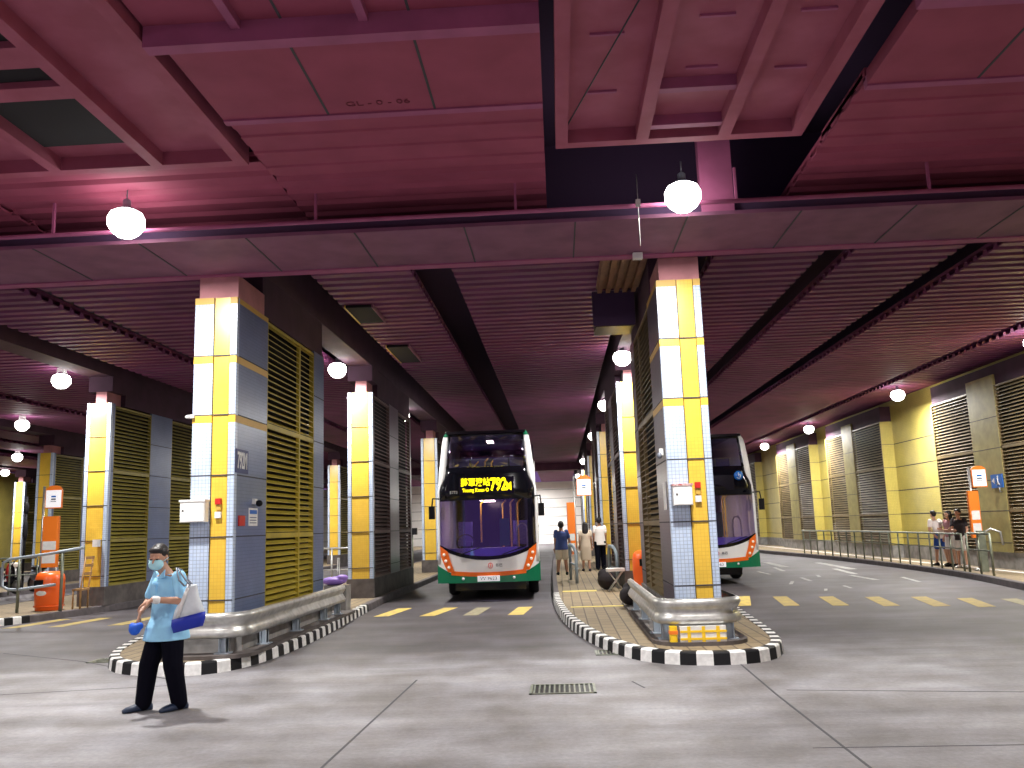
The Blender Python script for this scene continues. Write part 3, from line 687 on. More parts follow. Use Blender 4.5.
# raised ring of paving under each rail
for (xl, xr, yf, ye) in ((1.2, 2.48, 12.0, 18.4), (-5.75, -4.25, 11.9, 18.2)):
    r = .45; b = MB(); b.prism([(xl, ye)]+arc(xl+r, yf+r, r, 180, 270, 8)+arc(xr-r, yf+r, r, 270, 360, 8)+[(xr, ye)], PZ, PZ+.05, 'plinth_dark')
    b.build('trim_8', kind='structure')
crash_rail(1.28, 2.38, 12.14, (16.9, 14.6), [(1.34, 13.1), (1.34, 15.0), (1.34, 16.6), (1.38, 12.44), (2.23, 12.30), (2.32, 13.6)], 'galvanised crash rail wrapped round the foot of the right near pillar')
crash_rail(-5.66, -4.36, 12.02, (14.5, 17.6), [(-4.66, 12.14), (-4.42, 13.1), (-4.42, 14.7), (-4.42, 16.4), (-4.42, 17.4), (-5.5, 12.16), (-5.6, 13.6)], 'galvanised crash rail wrapped round the pillar foot beside the walking man')
b = MB(); b.box(-5.35, -4.6, 12.25, 12.47, PZ+.05, .5, 'plinth'); b.box(-4.65, -4.5, 12.4, 17.3, PZ+.05, .5, 'plinth'); b.build('trim_9', kind='structure')
t = thing('tape_pad', 'white foam block with crossed yellow tape below the right crash rail', 'pad', (1.84, 12.1, PZ+.05))
b = MB(); b.rbox(1.53, 2.14, 12.04, 12.15, PZ+.05, .40, 'white', .015); b.build('foam', t)
b = MB()
for i in range(3): x = 1.53+.095+i*.19; b.box(x, x+.045, 12.034, 12.04, PZ+.05, .40, 'pad_y')
for z in (.225, .32): b.box(1.53, 2.14, 12.032, 12.04, z, z+.028, 'pad_y')
b.build('tape', t)
t = thing('tape_pad', 'yellow taped pad round the left post below the right crash rail', 'pad', (1.5, 12.2, PZ+.05))
b = MB(); b.rbox(1.40, 1.50, 12.06, 12.19, PZ+.05, .40, 'pad_y', .03); b.build('foam', t)
b = MB(); b.box(1.395, 1.505, 12.055, 12.195, .30, .345, 'orange_sign'); b.build('tape', t)

# ------------------------------------------------------------------ boxes and plates on the pillars
def cabinet(x0, x1, yf, z0, z1, label, top='white'):
    t = thing('electrical_box', label, 'electrical box', ((x0+x1)/2, yf, z0), 'white electrical boxes on the near pillars')
    b = MB(); b.rbox(x0, x1, yf-.17, yf-.005, z0, z1, 'white', .012)
    b.build('body', t)
    b = MB(); b.box(x0+.01, x1-.01, yf-.178, yf-.17, z0+.01, z1-.02, 'white'); b.build('door', t)
    b = MB(); b.lathe([(.012, -.006), (.012, .004)], (x0+.05, yf-.182, (z0+z1)/2+.02), 'black', 12, axis='y'); b.build('lock', t)
    b = MB(); b.box(x0-.01, x1+.01, yf-.185, yf, z1, z1+.03, top); b.build('hood', t)
cabinet(1.61, 1.88, 12.65, 2.0, 2.27, 'white electrical box with a rusty red top on the right near pillar', 'rust')
cabinet(-5.40, -5.04, 12.48, 1.99, 2.28, 'white electrical box sticking out from the pillar beside the walking man', 'white')
for (x, yf, lb) in ((1.98, 12.65, 'right near pillar'), (-4.90, 12.48, 'near pillar beside the walking man')):
    t = thing('call_point', 'small red fire call point on the '+lb, 'call point', (x, yf, 2.2))
    b = MB(); b.box(x-.04, x+.04, yf-.045, yf+.01, 2.235, 2.32, 'red'); b.build('button_box', t)
    b = MB(); b.box(x-.035, x+.035, yf-.025, yf+.01, 2.15, 2.233, 'band'); b.build('backing', t)
    b = MB(); b.box(x-.045, x+.04, yf-.035, yf+.01, 2.04, 2.13, 'white'); b.build('socket', t)
SX = -4.68
SIDE = Matrix.Rotation(R(90), 4, 'Z') @ FRONT      # facing +X, reading along +Y
t = thing('route_plate', 'navy plate lettered 792M on the side of the pillar beside the man', 'sign', (SX, 12.75, 2.7))
b = MB(); b.box(SX, SX+.012, 12.51, 13.02, 2.69, 3.04, 'navy'); b.build('plate', t)
text_mesh('lettering', '792M', .34, Matrix.Translation((.0135, .015, .165)) @ SIDE, 'white', t, xs=.52, bold=.006)
b = MB(); b.box(SX, SX+.02, 12.66, 12.90, 1.92, 2.07, 'red'); tag(b.build('alarm_plate'), 'small square dark red plate on the blue tiled side of the near left pillar', 'plate')
t = thing('notice', 'small white notice with a blue heading on the blue tiled pillar side', 'notice', (SX, 13.28, 1.93))
b = MB(); b.box(SX, SX+.008, 13.09, 13.47, 1.92, 2.19, 'white'); b.build('sheet', t)
b = MB(); b.box(SX+.008, SX+.010, 13.12, 13.44, 2.10, 2.16, 'blue')
for i in range(3): b.box(SX+.008, SX+.010, 13.13, 13.42, 1.96+i*.04, 1.972+i*.04, 'navy')
b.build('print', t)
t = thing('security_camera', 'small dark dome camera on the side of the pillar beside the man', 'security camera', (SX, 13.3, 2.27))
b = MB(); b.box(SX, SX+.05, 13.24, 13.34, 2.25, 2.33, 'white'); b.build('bracket', t)
b = MB(); b.ell((SX+.09, 13.3, 2.26), (.055, .055, .05), 'black', 12); b.build('dome', t)
b = MB(); b.ell((-5.36, 12.44, 3.52), (.06, .04, .03), 'white', 10); b.box(-5.34, -5.28, 12.42, 12.47, 3.5, 3.55, 'white'); tag(b.build('spot_light'), 'tiny white fitting on the outer edge of the near left pillar', 'fitting')
t = thing('security_camera', 'small dark dome camera high on the shaded side of the right near pillar', 'security camera', (1.57, 13.0, 2.8))
b = MB(); b.box(1.50, 1.56, 12.9, 12.98, 2.74, 2.84, 'white'); b.build('bracket', t)
b = MB(); b.ell((1.50, 12.92, 2.74), (.04, .05, .05), 'lamp_metal', 10); b.build('dome', t)
b = MB(); b.box(1.555, 1.568, 12.95, 13.2, 1.95, 2.35, 'white'); tag(b.build('conduit_plate'), 'narrow pale plate on the shaded side of the right near pillar', 'plate')
b = MB(); b.rbox(-11.80, -11.66, 21.8, 21.98, 1.62, 1.80, 'white', .03); tag(b.build('wall_socket'), 'white socket box on the yellow front of the left island pillar', 'socket')

# ------------------------------------------------------------------ buses
def bus(loc, label, second=False):
    x0, y0 = loc
    t = thing('double_decker_bus', label, 'bus', (x0, y0, 0))
    def W(z):
        pts = [(.45, 1.23), (.55, 1.25), (2.55, 1.25), (2.8, 1.215), (3.25, 1.19), (4.05, 1.10), (4.24, 1.02)]
        for (a, wa), (c, wc) in zip(pts, pts[1:]):
            if z <= c: return wa+(wc-wa)*(z-a)/(c-a)
        return pts[-1][1]
    def F(x, z):
        r = 0.02*(z-.4) if z < 2.5 else .042+.10*(z-2.5) if z < 3.2 else .112+.16*(z-3.2)
        if z > 4.0: r += (z-4.0)*.8
        return r+.17*abs(x/1.25)**2.6
    def panel(b, rows, mt, off=0.0, th=.03, n=14):
        """rows: (z, xa, xb): a strip of the front surface"""
        V = []
        for z, xa, xb in rows:
            for i in range(n+1): x = xa+(xb-xa)*i/n; V.append((x0+x, y0+F(x, z)-off, z))
        N = len(V); V += [(x, y+th, z) for x, y, z in V]; k = n+1; fs = []
        for j in range(len(rows)-1):
            for i in range(n): a = j*k+i; fs += [(a, a+1, a+k+1, a+k), (N+a, N+a+k, N+a+k+1, N+a+1)]
            fs += [(j*k, (j+1)*k, N+(j+1)*k, N+j*k), (j*k+n, N+j*k+n, N+(j+1)*k+n, (j+1)*k+n)]
        for i in range(n):
            fs += [(i, N+i, N+i+1, i+1)]; a = (len(rows)-1)*k+i; fs += [(a, a+1, N+a+1, N+a)]
        b.add(V, fs, mt, True)
    def inner(z):     # half width of the black glazed area
        pts = [(1.0, 1.19), (2.72, 1.19), (2.85, 1.15), (3.0, 1.07), (3.1, 1.035), (3.3, 1.02), (4.1, .97)]
        for (a, wa), (c, wc) in zip(pts, pts[1:]):
            if z <= c: return wa+(wc-wa)*(z-a)/(c-a)
        return .97
    # body shell: sides, roof, rear, with cut-out glazing laid as panels
    LEN = 11.6
    b = MB(); zs = [.45, .56, 2.55, 2.8, 3.25, 4.05, 4.16, 4.24]
    for s in (-1, 1):
        V = []
        for z in zs:
            for yy in (.22, .5, 1.2, 11.2, LEN): V.append((x0+s*W(z), y0+(max(yy, F(W(z), z)+.02) if yy == .22 else yy), z))
        N = len(V); V += [(x-s*.04, y, z) for x, y, z in V]; k = 5; fs = []
        for j in range(len(zs)-1):
            for i in range(4):
                a = j*k+i; q = (a, a+1, a+k+1, a+k); fs += [q if s > 0 else q[::-1], (N+a, N+a+k, N+a+k+1, N+a+1) if s > 0 else (N+a, N+a+k, N+a+k+1, N+a+1)[::-1]]
        b.add(V, fs, 'bus_white')
    b.box(x0-1.02, x0+1.02, y0+.75, y0+LEN, 4.2, 4.25, 'bus_black'); b.box(x0-1.0, x0+1.0, y0+.32, y0+.8, 4.14, 4.21, 'bus_black'); b.box(x0-1.22, x0+1.22, y0+LEN-.05, y0+LEN, .45, 4.2, 'bus_white')
    b.box(x0-1.2, x0+1.2, y0+.4, y0+LEN, .47, .55, 'bus_black'); b.box(x0-.9, x0+.9, y0+.9, y0+LEN-.6, .22, .47, 'bus_black'); b.build('body', t)
    for s in (-1, 1):
        b = MB(); xa, xb = sorted((x0+s*1.251, x0+s*1.27)); b.box(xa, xb, y0+.4, y0+LEN, .45, .92, 'bus_green')
        b.build('side_skirt', t)
    for s in (-1, 1):
        b = MB(); xa, xb = sorted((x0+s*1.252, x0+s*1.262)); b.box(xa, xb, y0+.5, y0+LEN-.4, 1.35, 2.5, 'bus_black')
        b.build('side_window', t)
        b = MB(); xa, xb = sorted((x0+s*1.165, x0+s*1.19)); b.box(xa, xb, y0+.7, y0+LEN-.4, 3.2, 3.85, 'bus_black'); b.build('side_window', t)
    # front panels
    for s in (-1, 1):
        b = MB(); rows = []
        for z in (.92, 1.2, 1.6, 2.0, 2.4, 2.72, 2.85, 3.0, 3.15, 3.3, 3.6, 3.9, 4.08): a, c = s*(inner(z)-.01), s*W(z); rows.append((z, min(a, c), max(a, c)))
        panel(b, rows, 'bus_white', .004, .05, 3)
        b.build('corner_panel', t, label='white front corner panel')
    for s in (-1, 1):
        b = MB(); rows = []
        for z in (4.08, 4.16, 4.22): a, c = s*.96, s*W(z); rows.append((z, min(a, c), max(a, c)))
        panel(b, rows, 'bus_green' if not second else 'bus_white', .008, .06, 3)
        b.build('roof_corner', t, label='green roof corner' if not second else None)
    b = MB(); panel(b, [(4.08, -.98, .98), (4.2, -.95, .95)], 'bus_black', 0); b.build('roof_lip', t)
    b = MB(); panel(b, [(3.28, -1.02, 1.02), (3.6, -1.0, 1.0), (4.08, -.97, .97)], 'glass', 0, .012); b.build('upper_windscreen', t)
    b = MB(); panel(b, [(2.45, -1.19, 1.19), (2.72, -1.19, 1.19), (2.85, -1.15, 1.15), (3.0, -1.07, 1.07), (3.1, -1.035, 1.035), (3.28, -1.02, 1.02)], 'bus_black', 0)
    for s in (-1, 1): panel(b, [(3.28, min(s*1.02, s*.94), max(s*1.02, s*.94)), (4.08, min(s*.97, s*.9), max(s*.97, s*.9))], 'bus_black', .006, .02, 3)
    b.build('display_band', t)
    # lower windscreen with bowed lower edge
    def bow(x): return 1.07+.30*abs(x/1.19)**2.2
    V = []; n = 18; m_ = 7
    for j in range(m_+1):
        for i in range(n+1):
            x = -1.19+2.38*i/n; zb = bow(x); z = zb+(2.47-zb)*j/m_; V.append((x0+x, y0+F(x, z), z))
    N = len(V); V += [(x, y+.012, z) for x, y, z in V]; fs = []
    for j in range(m_):
        for i in range(n): a = j*(n+1)+i; fs += [(a, a+1, a+n+2, a+n+1), (N+a, N+a+n+1, N+a+n+2, N+a+1)]
    b = MB(); b.add(V, fs, 'glass', True); b.build('lower_windscreen', t)
    # black surround under the windscreen
    b = MB(); V = []
    for i in range(n+1):
        x = -1.19+2.38*i/n; V += [(x0+x, y0+F(x, 1.2)-.006, bow(x)+.02), (x0+x, y0+F(x, 1.1)-.006, bow(x)-.07)]
    V += [(x, y+.03, z) for x, y, z in V]; N = 2*(n+1); fs = []
    for i in range(n): a = 2*i; fs += [(a, a+1, a+3, a+2), (N+a, N+a+2, N+a+3, N+a+1), (a, a+2, N+a+2, N+a), (a+1, N+a+1, N+a+3, a+3)]
    b.add(V, fs, 'bus_black'); b.build('windscreen_surround', t)
    # white nose panel
    b = MB(); V = []
    for i in range(n+1):
        x = -1.24+2.48*i/n; zt = bow(min(max(x, -1.19), 1.19))-.05; zb = .72-.05*(1-abs(x/1.24)**2)
        V += [(x0+x, y0+F(x, zt), zt), (x0+x, y0+F(x, zb), zb)]
    V += [(x, y+.03, z) for x, y, z in V]; N = 2*(n+1); fs = []
    for i in range(n): a = 2*i; fs += [(a, a+1, a+3, a+2), (N+a, N+a+2, N+a+3, N+a+1)]
    b.add(V, fs, 'bus_white'); b.build('nose_panel', t)
    b = MB(); V = []
    for i in range(n+1):
        x = -.92+1.84*i/n; zc = .70-.05*(1-abs(x/.92)**2); V += [(x0+x, y0+F(x, .7)-.012, zc+.055), (x0+x, y0+F(x, .6)-.012, zc-.045)]
    V += [(x, y+.03, z) for x, y, z in V]; N = 2*(n+1); fs = []
    for i in range(n): a = 2*i; fs += [(a, a+1, a+3, a+2), (N+a, N+a+2, N+a+3, N+a+1), (a, a+2, N+a+2, N+a), (a+1, N+a+1, N+a+3, a+3)]
    b.add(V, fs, 'bus_orange'); b.build('orange_stripe', t)
    b = MB(); V = []
    for i in range(n+1):
        x = -1.26+2.52*i/n; k = abs(x/1.26); zt = .66+(.24*max(0, (k-.66)/.34)**1.2 if k > .66 else 0); V += [(x0+x, y0+F(x, zt)-.008, zt), (x0+x, y0+F(x, .4)-.02, .46)]
    V += [(x, y+.05, z) for x, y, z in V]; N = 2*(n+1); fs = []
    for i in range(n): a = 2*i; fs += [(a, a+1, a+3, a+2), (N+a, N+a+2, N+a+3, N+a+1), (a+1, N+a+1, N+a+3, a+3)]
    b.add(V, fs, 'bus_green'); b.build('front_skirt', t)
    for s in (-1, 1):
        b = MB(); pl = [(1.19, 1.36), (1.0, 1.22), (.93, .98), (.84, .74), (1.0, .73), (1.08, .88), (1.17, 1.1)]
        V = [(x0+s*x, y0+F(x, z)-.022, z) for x, z in pl]; V += [(x, y+.06, z) for x, y, z in V]; k = len(pl)
        fs = [tuple(range(k)), tuple(range(2*k-1, k-1, -1))]+[(i, k+i, k+(i+1) % k, (i+1) % k) for i in range(k)]
        b.add(V, fs, 'bus_orange'); hl = b.build('headlamp', t, label='orange headlamp cluster')
        for (x, z) in ((1.09, 1.15), (1.05, 1.0), (.97, .84)):
            q = MB(); q.lathe([(.030, -.01), (.038, .012), (.038, .03)], (x0+s*x, y0+F(x, z)-.03, z), 'lampglass', 14, axis='y'); q.build('lens', hl)
        q = MB(); q.lathe([(.03, -.01), (.035, .02)], (x0+s*.62, y0+F(.62, .5)-.03, .56), 'bus_white', 14, axis='y'); q.build('fog_lamp', t)
    b = MB(); b.box(x0-.27, x0+.27, y0-.04, y0-.01, .49, .62, 'sign_white'); pl = b.build('number_plate', t)
    text_mesh('plate_lettering', 'VV 9623' if not second else 'VV 1463', .115, Matrix.Translation((0, -.043, .555)) @ FRONT, 'ink', pl, xs=1.05)
    tx = Matrix.Translation
    # operator emblem
    q = MB(); q.tube([(x0+.05+.052*math.cos(R(a)), y0-.006+.02*0, .86+.062*math.sin(R(a))) for a in range(0, 360, 30)], .009, 'red', 6, close=True)
    q.tube([(x0+.05, y0-.006, .90), (x0+.055, y0-.006, .83)], .012, 'orange', 6); q.build('emblem', t)
    text_mesh('operator_lettering', '新巴', .085, tx((.26, -.012, .86)) @ FRONT, 'ink', t)
    # destination display
    disp = MB(); disp.box(x0-.68, x0+.68, y0+.07, y0+.10, 2.60, 3.02, 'bus_black')
    disp = disp.build('destination_display', t)
    LED = 'led' if not second else 'led_off'
    tl = Matrix.Rotation(R(6), 4, 'X')
    if not second: text_mesh('destination_lettering', '將軍澳站', .215, tx((-.27, .05, 2.885)) @ FRONT, LED, disp, xs=.85, bold=.003)
    if not second: text_mesh('destination_lettering', 'Tseung Kwan O', .12, tx((-.27, .05, 2.70)) @ FRONT, LED, disp, xs=.84, bold=.002)
    if not second: text_mesh('route_lettering', '792', .42, tx((.30, .05, 2.82)) @ FRONT, LED, disp, xs=.66, bold=.013)
    if not second: text_mesh('route_lettering', 'M', .27, tx((.56, .05, 2.77)) @ FRONT, LED, disp, xs=.62, bold=.006)
    text_mesh('fleet_number', '5773' if not second else '5762', .10, tx((-.82, .085, 2.66)) @ FRONT, 'white', t)
    # interior
    b = MB(); b.box(x0-1.1, x0+1.1, y0+.35, y0+.8, 1.0, 1.28, 'dashb'); b.box(x0-1.18, x0+1.18, y0+.3, y0+LEN-.2, .9, .95, 'dashb'); b.box(x0-1.15, x0+1.15, y0+.3, y0+LEN-.2, 2.55, 2.62, 'bus_black')
    b.box(x0-1.1, x0+1.1, y0+5, y0+5.05, .95, 4.1, 'bus_black'); b.build('interior_shell', t)
    for (x, y, za, zb) in ((.55, 1.3, .95, 2.5), (.72, 1.8, .95, 2.5), (.3, 2.4, .95, 2.5), (-.25, 1.6, 1.4, 2.5), (-.35, 1.3, 2.6, 3.5), (-.1, 1.5, 2.6, 3.6), (.05, 1.9, 2.6, 3.6)):
        q = MB(); q.tube([(x0+x, y0+y, za), (x0+x, y0+y, zb-.1), (x0+x+.08, y0+y+.1, zb)], .022, 'pole_y', 8); q.build('handrail', t)
    for (x, y, z) in ((-.75, 2.2, .95), (.75, 2.8, .95), (-.75, 1.4, 2.62), (.75, 1.4, 2.62), (.3, 1.5, 2.62), (-.3, 1.5, 2.62)):
        q = MB(); q.rbox(x0+x-.21, x0+x+.21, y0+y, y0+y+.42, z+.35, z+.47, 'seat', .05); q.rbox(x0+x-.2, x0+x+.2, y0+y+.38, y0+y+.47, z+.45, z+1.0, 'seat', .04); q.box(x0+x-.04, x0+x+.04, y0+y+.1, y0+y+.3, z, z+.36, 'black'); q.build('seat', t)
    q = MB(); q.tube([(x0-.62+.22*math.cos(R(a)), y0+.92+.09*math.sin(R(a)), 1.42+.2*math.sin(R(a))) for a in range(0, 360, 24)], .016, 'black', 6, close=True); q.build('steering_wheel', t)
    q = MB(); q.tube([(x0+.72, y0+.9, 1.25), (x0+.72, y0+.9, 1.7)]+[(x0+.84-.12*math.cos(R(a)), y0+.9, 1.7+.16*math.sin(R(a))) for a in range(0, 181, 20)]+[(x0+.96, y0+.9, 1.25)], .018, 'steel', 6); q.build('entrance_rail', t)
    q = MB(); q.box(x0+.25, x0+.5, y0+1.2, y0+1.24, 1.3, 2.0, 'bus_green'); q.build('cab_screen', t)
    q = MB(); q.box(x0-.3, x0+.05, y0+1.2, y0+3.6, 2.50, 2.54, 'cabin_fill_light'); q.build('cabin_fill_light', t)  # strips added to brighten the dashboard and cabin
    q = MB(); q.box(x0-.05, x0+.12, y0+1.6, y0+2.2, 4.05, 4.08, 'cabin_fill_light'); q.build('cabin_fill_light', t)
    # wipers, mirrors, wheels
    for s, xx in ((1, -.75), (1, .35)):
        q = MB(); q.tube([(x0+xx, y0+F(xx, 1.1)-.03, 1.12), (x0+xx+.55, y0+F(.3, 1.2)-.03, 1.30)], .012, 'black', 6); q.build('wiper', t)
    for s in (-1, 1):
        q = MB(); q.tube([(x0+s*1.2, y0+.2, 2.52), (x0+s*1.32, y0-.12, 2.52), (x0+s*1.34, y0-.16, 2.3)], .018, 'black', 6); mm = q.build('mirror_arm', t)
        q = MB(); q.rbox(x0+s*1.34-.075, x0+s*1.34+.075, y0-.22, y0-.12, 2.02, 2.33, 'black', .03); q.build('mirror', mm)
        for yy in (2.7, 8.6):
            q = MB(); q.lathe([(.28, -.13), (.47, -.13), (.5, -.08), (.5, .08), (.47, .13), (.28, .13)], (x0+s*1.08, y0+yy, .5), 'rubber', 28, axis='x'); w = q.build('wheel', t)
            q = MB(); q.lathe([(.27, -.10), (.2, -.04), (.08, -.06), (.08, .06), (.2, .1), (.27, .14)], (x0+s*1.08, y0+yy, .5), 'steel', 20, axis='x'); q.build('rim', w)
    if second:
        q = MB(); q.lathe([(.13, -.004), (.13, .004)], (x0+.82, y0+.10, 3.0), 'blue', 24, axis='y'); bd = q.build('round_badge', t, label='round blue accessibility badge')
        q = MB(); q.tube([(x0+.82+.06*math.cos(R(a)), y0+.092, 2.98+.06*math.sin(R(a))) for a in range(-150, 90, 24)], .008, 'white', 6); q.ell((x0+.82, y0+.092, 3.07), (.018, .006, .018), 'white', 8); q.tube([(x0+.82, y0+.092, 3.05), (x0+.82, y0+.092, 2.99), (x0+.87, y0+.092, 2.97)], .008, 'white', 6); q.build('badge_symbol', bd)
    t.rotation_euler.z = R(1.5 if not second else .8)
    return t
bus((-1.78, 21.7), 'green and white double-decker bus facing the camera with a lit amber 792M display')
bus((4.28, 25.0), 'green and white double-decker bus half hidden behind the right near pillar', True)

# ------------------------------------------------------------------ people
def hand(b, wrist, tip_dir, palm_n, mt, s=1.0, curl=.5, left=True):
    """palm plus four fingers and a thumb; palm_n is the direction the palm faces"""
    w = Vector(wrist); d = Vector(tip_dir).normalized(); n = Vector(palm_n); n = (n-d*n.dot(d)).normalized(); side = d.cross(n)*(1 if left else -1)
    for k in (-1.5, -.5, .5, 1.5):
        b.cap(w+side*k*.012*s, w+d*.085*s+side*k*.021*s, .015*s, .012*s, mt, 8)
    for k, L in ((-1.5, .060), (-.5, .075), (.5, .080), (1.5, .070)):
        p = w+d*.085*s+side*k*.021*s; a1 = curl*.7; a2 = curl*1.7
        p2 = p+(d*math.cos(a1)+n*math.sin(a1))*L*.55*s; p3 = p2+(d*math.cos(a2)+n*math.sin(a2))*L*.5*s
        b.cap(p, p2, .0100*s, .0092*s, mt, 8); b.cap(p2, p3, .0092*s, .008*s, mt, 8)
    q = w+d*.025*s+side*.026*s; q2 = q+(d*.6+side*.75+n*.35).normalized()*.045*s; q3 = q2+(d*.85+side*.2+n*.5).normalized()*.034*s
    b.cap(q, q2, .0135*s, .011*s, mt, 8); b.cap(q2, q3, .011*s, .009*s, mt, 8)
def head(b, hb, c, an, skin, hair, nod=0.0, style='short', scale=1.0):
    """face looks along -Y rotated by an; c is the head centre"""
    T = Matrix.Translation(c) @ Matrix.Rotation(an, 4, 'Z') @ Matrix.Rotation(nod, 4, 'X') @ Matrix.Scale(scale, 4)
    b.ell((0, .012, .022), (.074, .094, .093), skin, 20, T); b.ell((0, -.022, -.045), (.056, .066, .070), skin, 16, T); b.ell((0, -.05, -.092), (.026, .026, .022), skin, 12, T)
    b.ell((0, -.098, -.012), (.013, .020, .024), skin, 10, T); b.ell((0, -.088, .014), (.011, .014, .03), skin, 10, T); b.ell((0, -.080, -.062), (.024, .014, .009), skin, 10, T)
    for s in (-1, 1): b.ell((s*.078, .012, -.005), (.010, .02, .032), skin, 10, T); b.ell((s*.03, -.079, .022), (.022, .012, .008), skin, 10, T)
    if hb is not None:
        hb.ell((0, .028, .040), (.083, .098, .090), hair, 20, T); hb.ell((0, -.035, .088), (.068, .045, .030), hair, 14, T)
        if style == 'short': hb.ell((0, .062, -.01), (.070, .052, .062), hair, 14, T)
        if style == 'long':
            hb.ell((0, .075, -.05), (.085, .055, .13), hair, 14, T); hb.ell((0, .10, -.17), (.092, .045, .15), hair, 14, T); hb.ell((0, .10, -.29), (.07, .035, .08), hair, 12, T)
            for s in (-1, 1): hb.ell((s*.07, .02, -.06), (.025, .05, .12), hair, 12, T)
    return T
def shoe(name, root, ank, toe, mt, label=None):
    a = Vector(ank); t = Vector(toe); d = (t-a); d.z = 0; L = d.length; d.normalize(); an = math.atan2(d.y, d.x)-math.pi/2
    T = Matrix.Translation((a.x, a.y, 0)) @ Matrix.Rotation(an, 4, 'Z')
    b = MB(); secs = [(-.09, .032, .065), (-.065, .045, .105), (0, .047, .105), (.06, .052, .085), (.12, .056, .070), (.17, .050, .056), (.205, .026, .036)]
    V = []; n = 12
    for (y, w, h) in secs:
        for k in range(n):
            q = 2*math.pi*k/n; V.append(T @ Vector((w*math.cos(q), y, max(.004, h/2+h/2*math.sin(q)))))
    fs = [(j*n+k, j*n+(k+1) % n, (j+1)*n+(k+1) % n, (j+1)*n+k) for j in range(len(secs)-1) for k in range(n)]+[tuple(range(n-1, -1, -1)), tuple((len(secs)-1)*n+k for k in range(n))]
    fs = [f[::-1] for f in fs]
    b.add(V, fs, mt, True); b.v = [(x, y, z+a.z-.085) for x, y, z in b.v]
    return b.build(name, root, local=True, label=label)
def person(root, J, an, skin, top, bottom, shoes, hair='hair', style='short', top_kind='shirt', bottom_kind='trousers', head_an=None, nod=0.0, g=1.0, vox=.008, curl=.5, grip={}, female=False, bare_sleeve=.55, hem=None, mask=False):
    """J: joints in the root's frame (x to the photo's right, y away, z up). an: heading of the chest."""
    V = {k: Vector(v) for k, v in J.items() if k != 'skirt'}; b = MB(); hb = MB(); T = None
    k = .92 if female else 1.0
    pel = (V['hipL']+V['hipR'])/2; sh = (V['shL']+V['shR'])/2; nk = V['neck']
    # torso
    def mid(f): return pel.lerp(sh, f)
    sec = [(-.10, .145, .105), (.0, .165*k, .115), (.18, .155*k, .105), (.45, .140*k, .098), (.70, .160*k, .108), (.92, .165*k, .10), (1.04, .12*k, .075)]
    b.loft([(mid(f).x, mid(f).y, mid(f).z, rx*g, ry*g, an) for f, rx, ry in sec], skin, 20)
    b.cap(mid(.98), V['head']+Vector((0, 0, -.04)), .060*g, .050*g, skin); 
    for s in 'LR':
        b.cap(V['sh'+s], V['el'+s], .050*g*k, .038*g*k, skin); b.cap(V['el'+s], V['wr'+s], .038*g*k, .026*g*k, skin)
        gd = grip.get(s, ((V['wr'+s]-V['el'+s]).normalized(), Vector((0, -1, 0)), curl))
        hand(b, V['wr'+s], gd[0], gd[1], skin, 1.0*g*k, gd[2], s == 'L')
        b.cap(V['hip'+s], V['kn'+s], .088*g*k, .056*g*k, skin, 14); b.cap(V['kn'+s], V['an'+s], .056*g*k, .036*g*k, skin, 12)
        d = (V['toe'+s]-V['an'+s]); b.cap(V['an'+s]+Vector((0, 0, -.04)), V['an'+s]+Vector((d.x*.6, d.y*.6, -.055)), .030, .022, skin)
    T = head(b, hb, V['head'], head_an if head_an is not None else an, skin, hair, nod, style, g)
    b.build('body', root, local=True, remesh=vox, smooth_it=3)
    hb.build('hair', root, local=True, remesh=.008, smooth_it=2)
    # top
    c = MB(); zh = hem if hem is not None else -.16
    hr = 1.0 if hem is None else 1.16
    sec = [(zh, .185*k*hr, .135*hr*hr*hr), (.0, .182*k*(hr+1)/2, .132*hr*hr), (.18, .172*k, .125), (.45, .165*k, .120), (.70, .180*k, .126), (.90, .180*k, .112), (1.0, .13*k, .088), (1.05, .085*k, .07)]
    c.loft([(mid(f).x, mid(f).y, mid(f).z, rx*g, ry*g, an) for f, rx, ry in sec], top, 24)
    for s in 'LR':
        c.cap(V['sh'+s]-Vector((0, 0, .005)), V['sh'+s].lerp(V['el'+s], bare_sleeve), .066*g*k, .062*g*k, top)
    c.build(top_kind, root, local=True, remesh=.010, smooth_it=3)
    # bottom
    c = MB()
    if bottom_kind == 'skirt':
        lo = J.get('skirt', .55); m_ = (V['knL']+V['knR'])/2
        c.loft([(m_.x, m_.y, lo, .19, .15, an), (pel.x, pel.y, pel.z-.12, .19, .145, an), (pel.x, pel.y, pel.z+.02, .175, .13, an), (mid(.2).x, mid(.2).y, mid(.2).z, .15, .115, an)], bottom, 24)
    else:
        c.loft([(pel.x, pel.y, pel.z-.09, .155*g, .12*g, an), (pel.x, pel.y, pel.z, .178*g, .130*g, an), (mid(.2).x, mid(.2).y, mid(.2).z, .168*g, .122*g, an)], bottom, 20)
        for s in 'LR':
            if bottom_kind == 'trousers':
                c.cap(V['hip'+s], V['kn'+s], .112*g, .088*g, bottom, 14); c.cap(V['kn'+s], V['an'+s]+Vector((0, 0, .0)), .088*g, .074*g, bottom, 14)
            else: c.cap(V['hip'+s], V['hip'+s].lerp(V['kn'+s], .78), .108*g, .095*g, bottom, 14)
    c.build(bottom_kind, root, local=True, remesh=.010, smooth_it=3)
    for s in 'LR': shoe('shoe', root, V['an'+s], V['toe'+s], shoes)
    return T
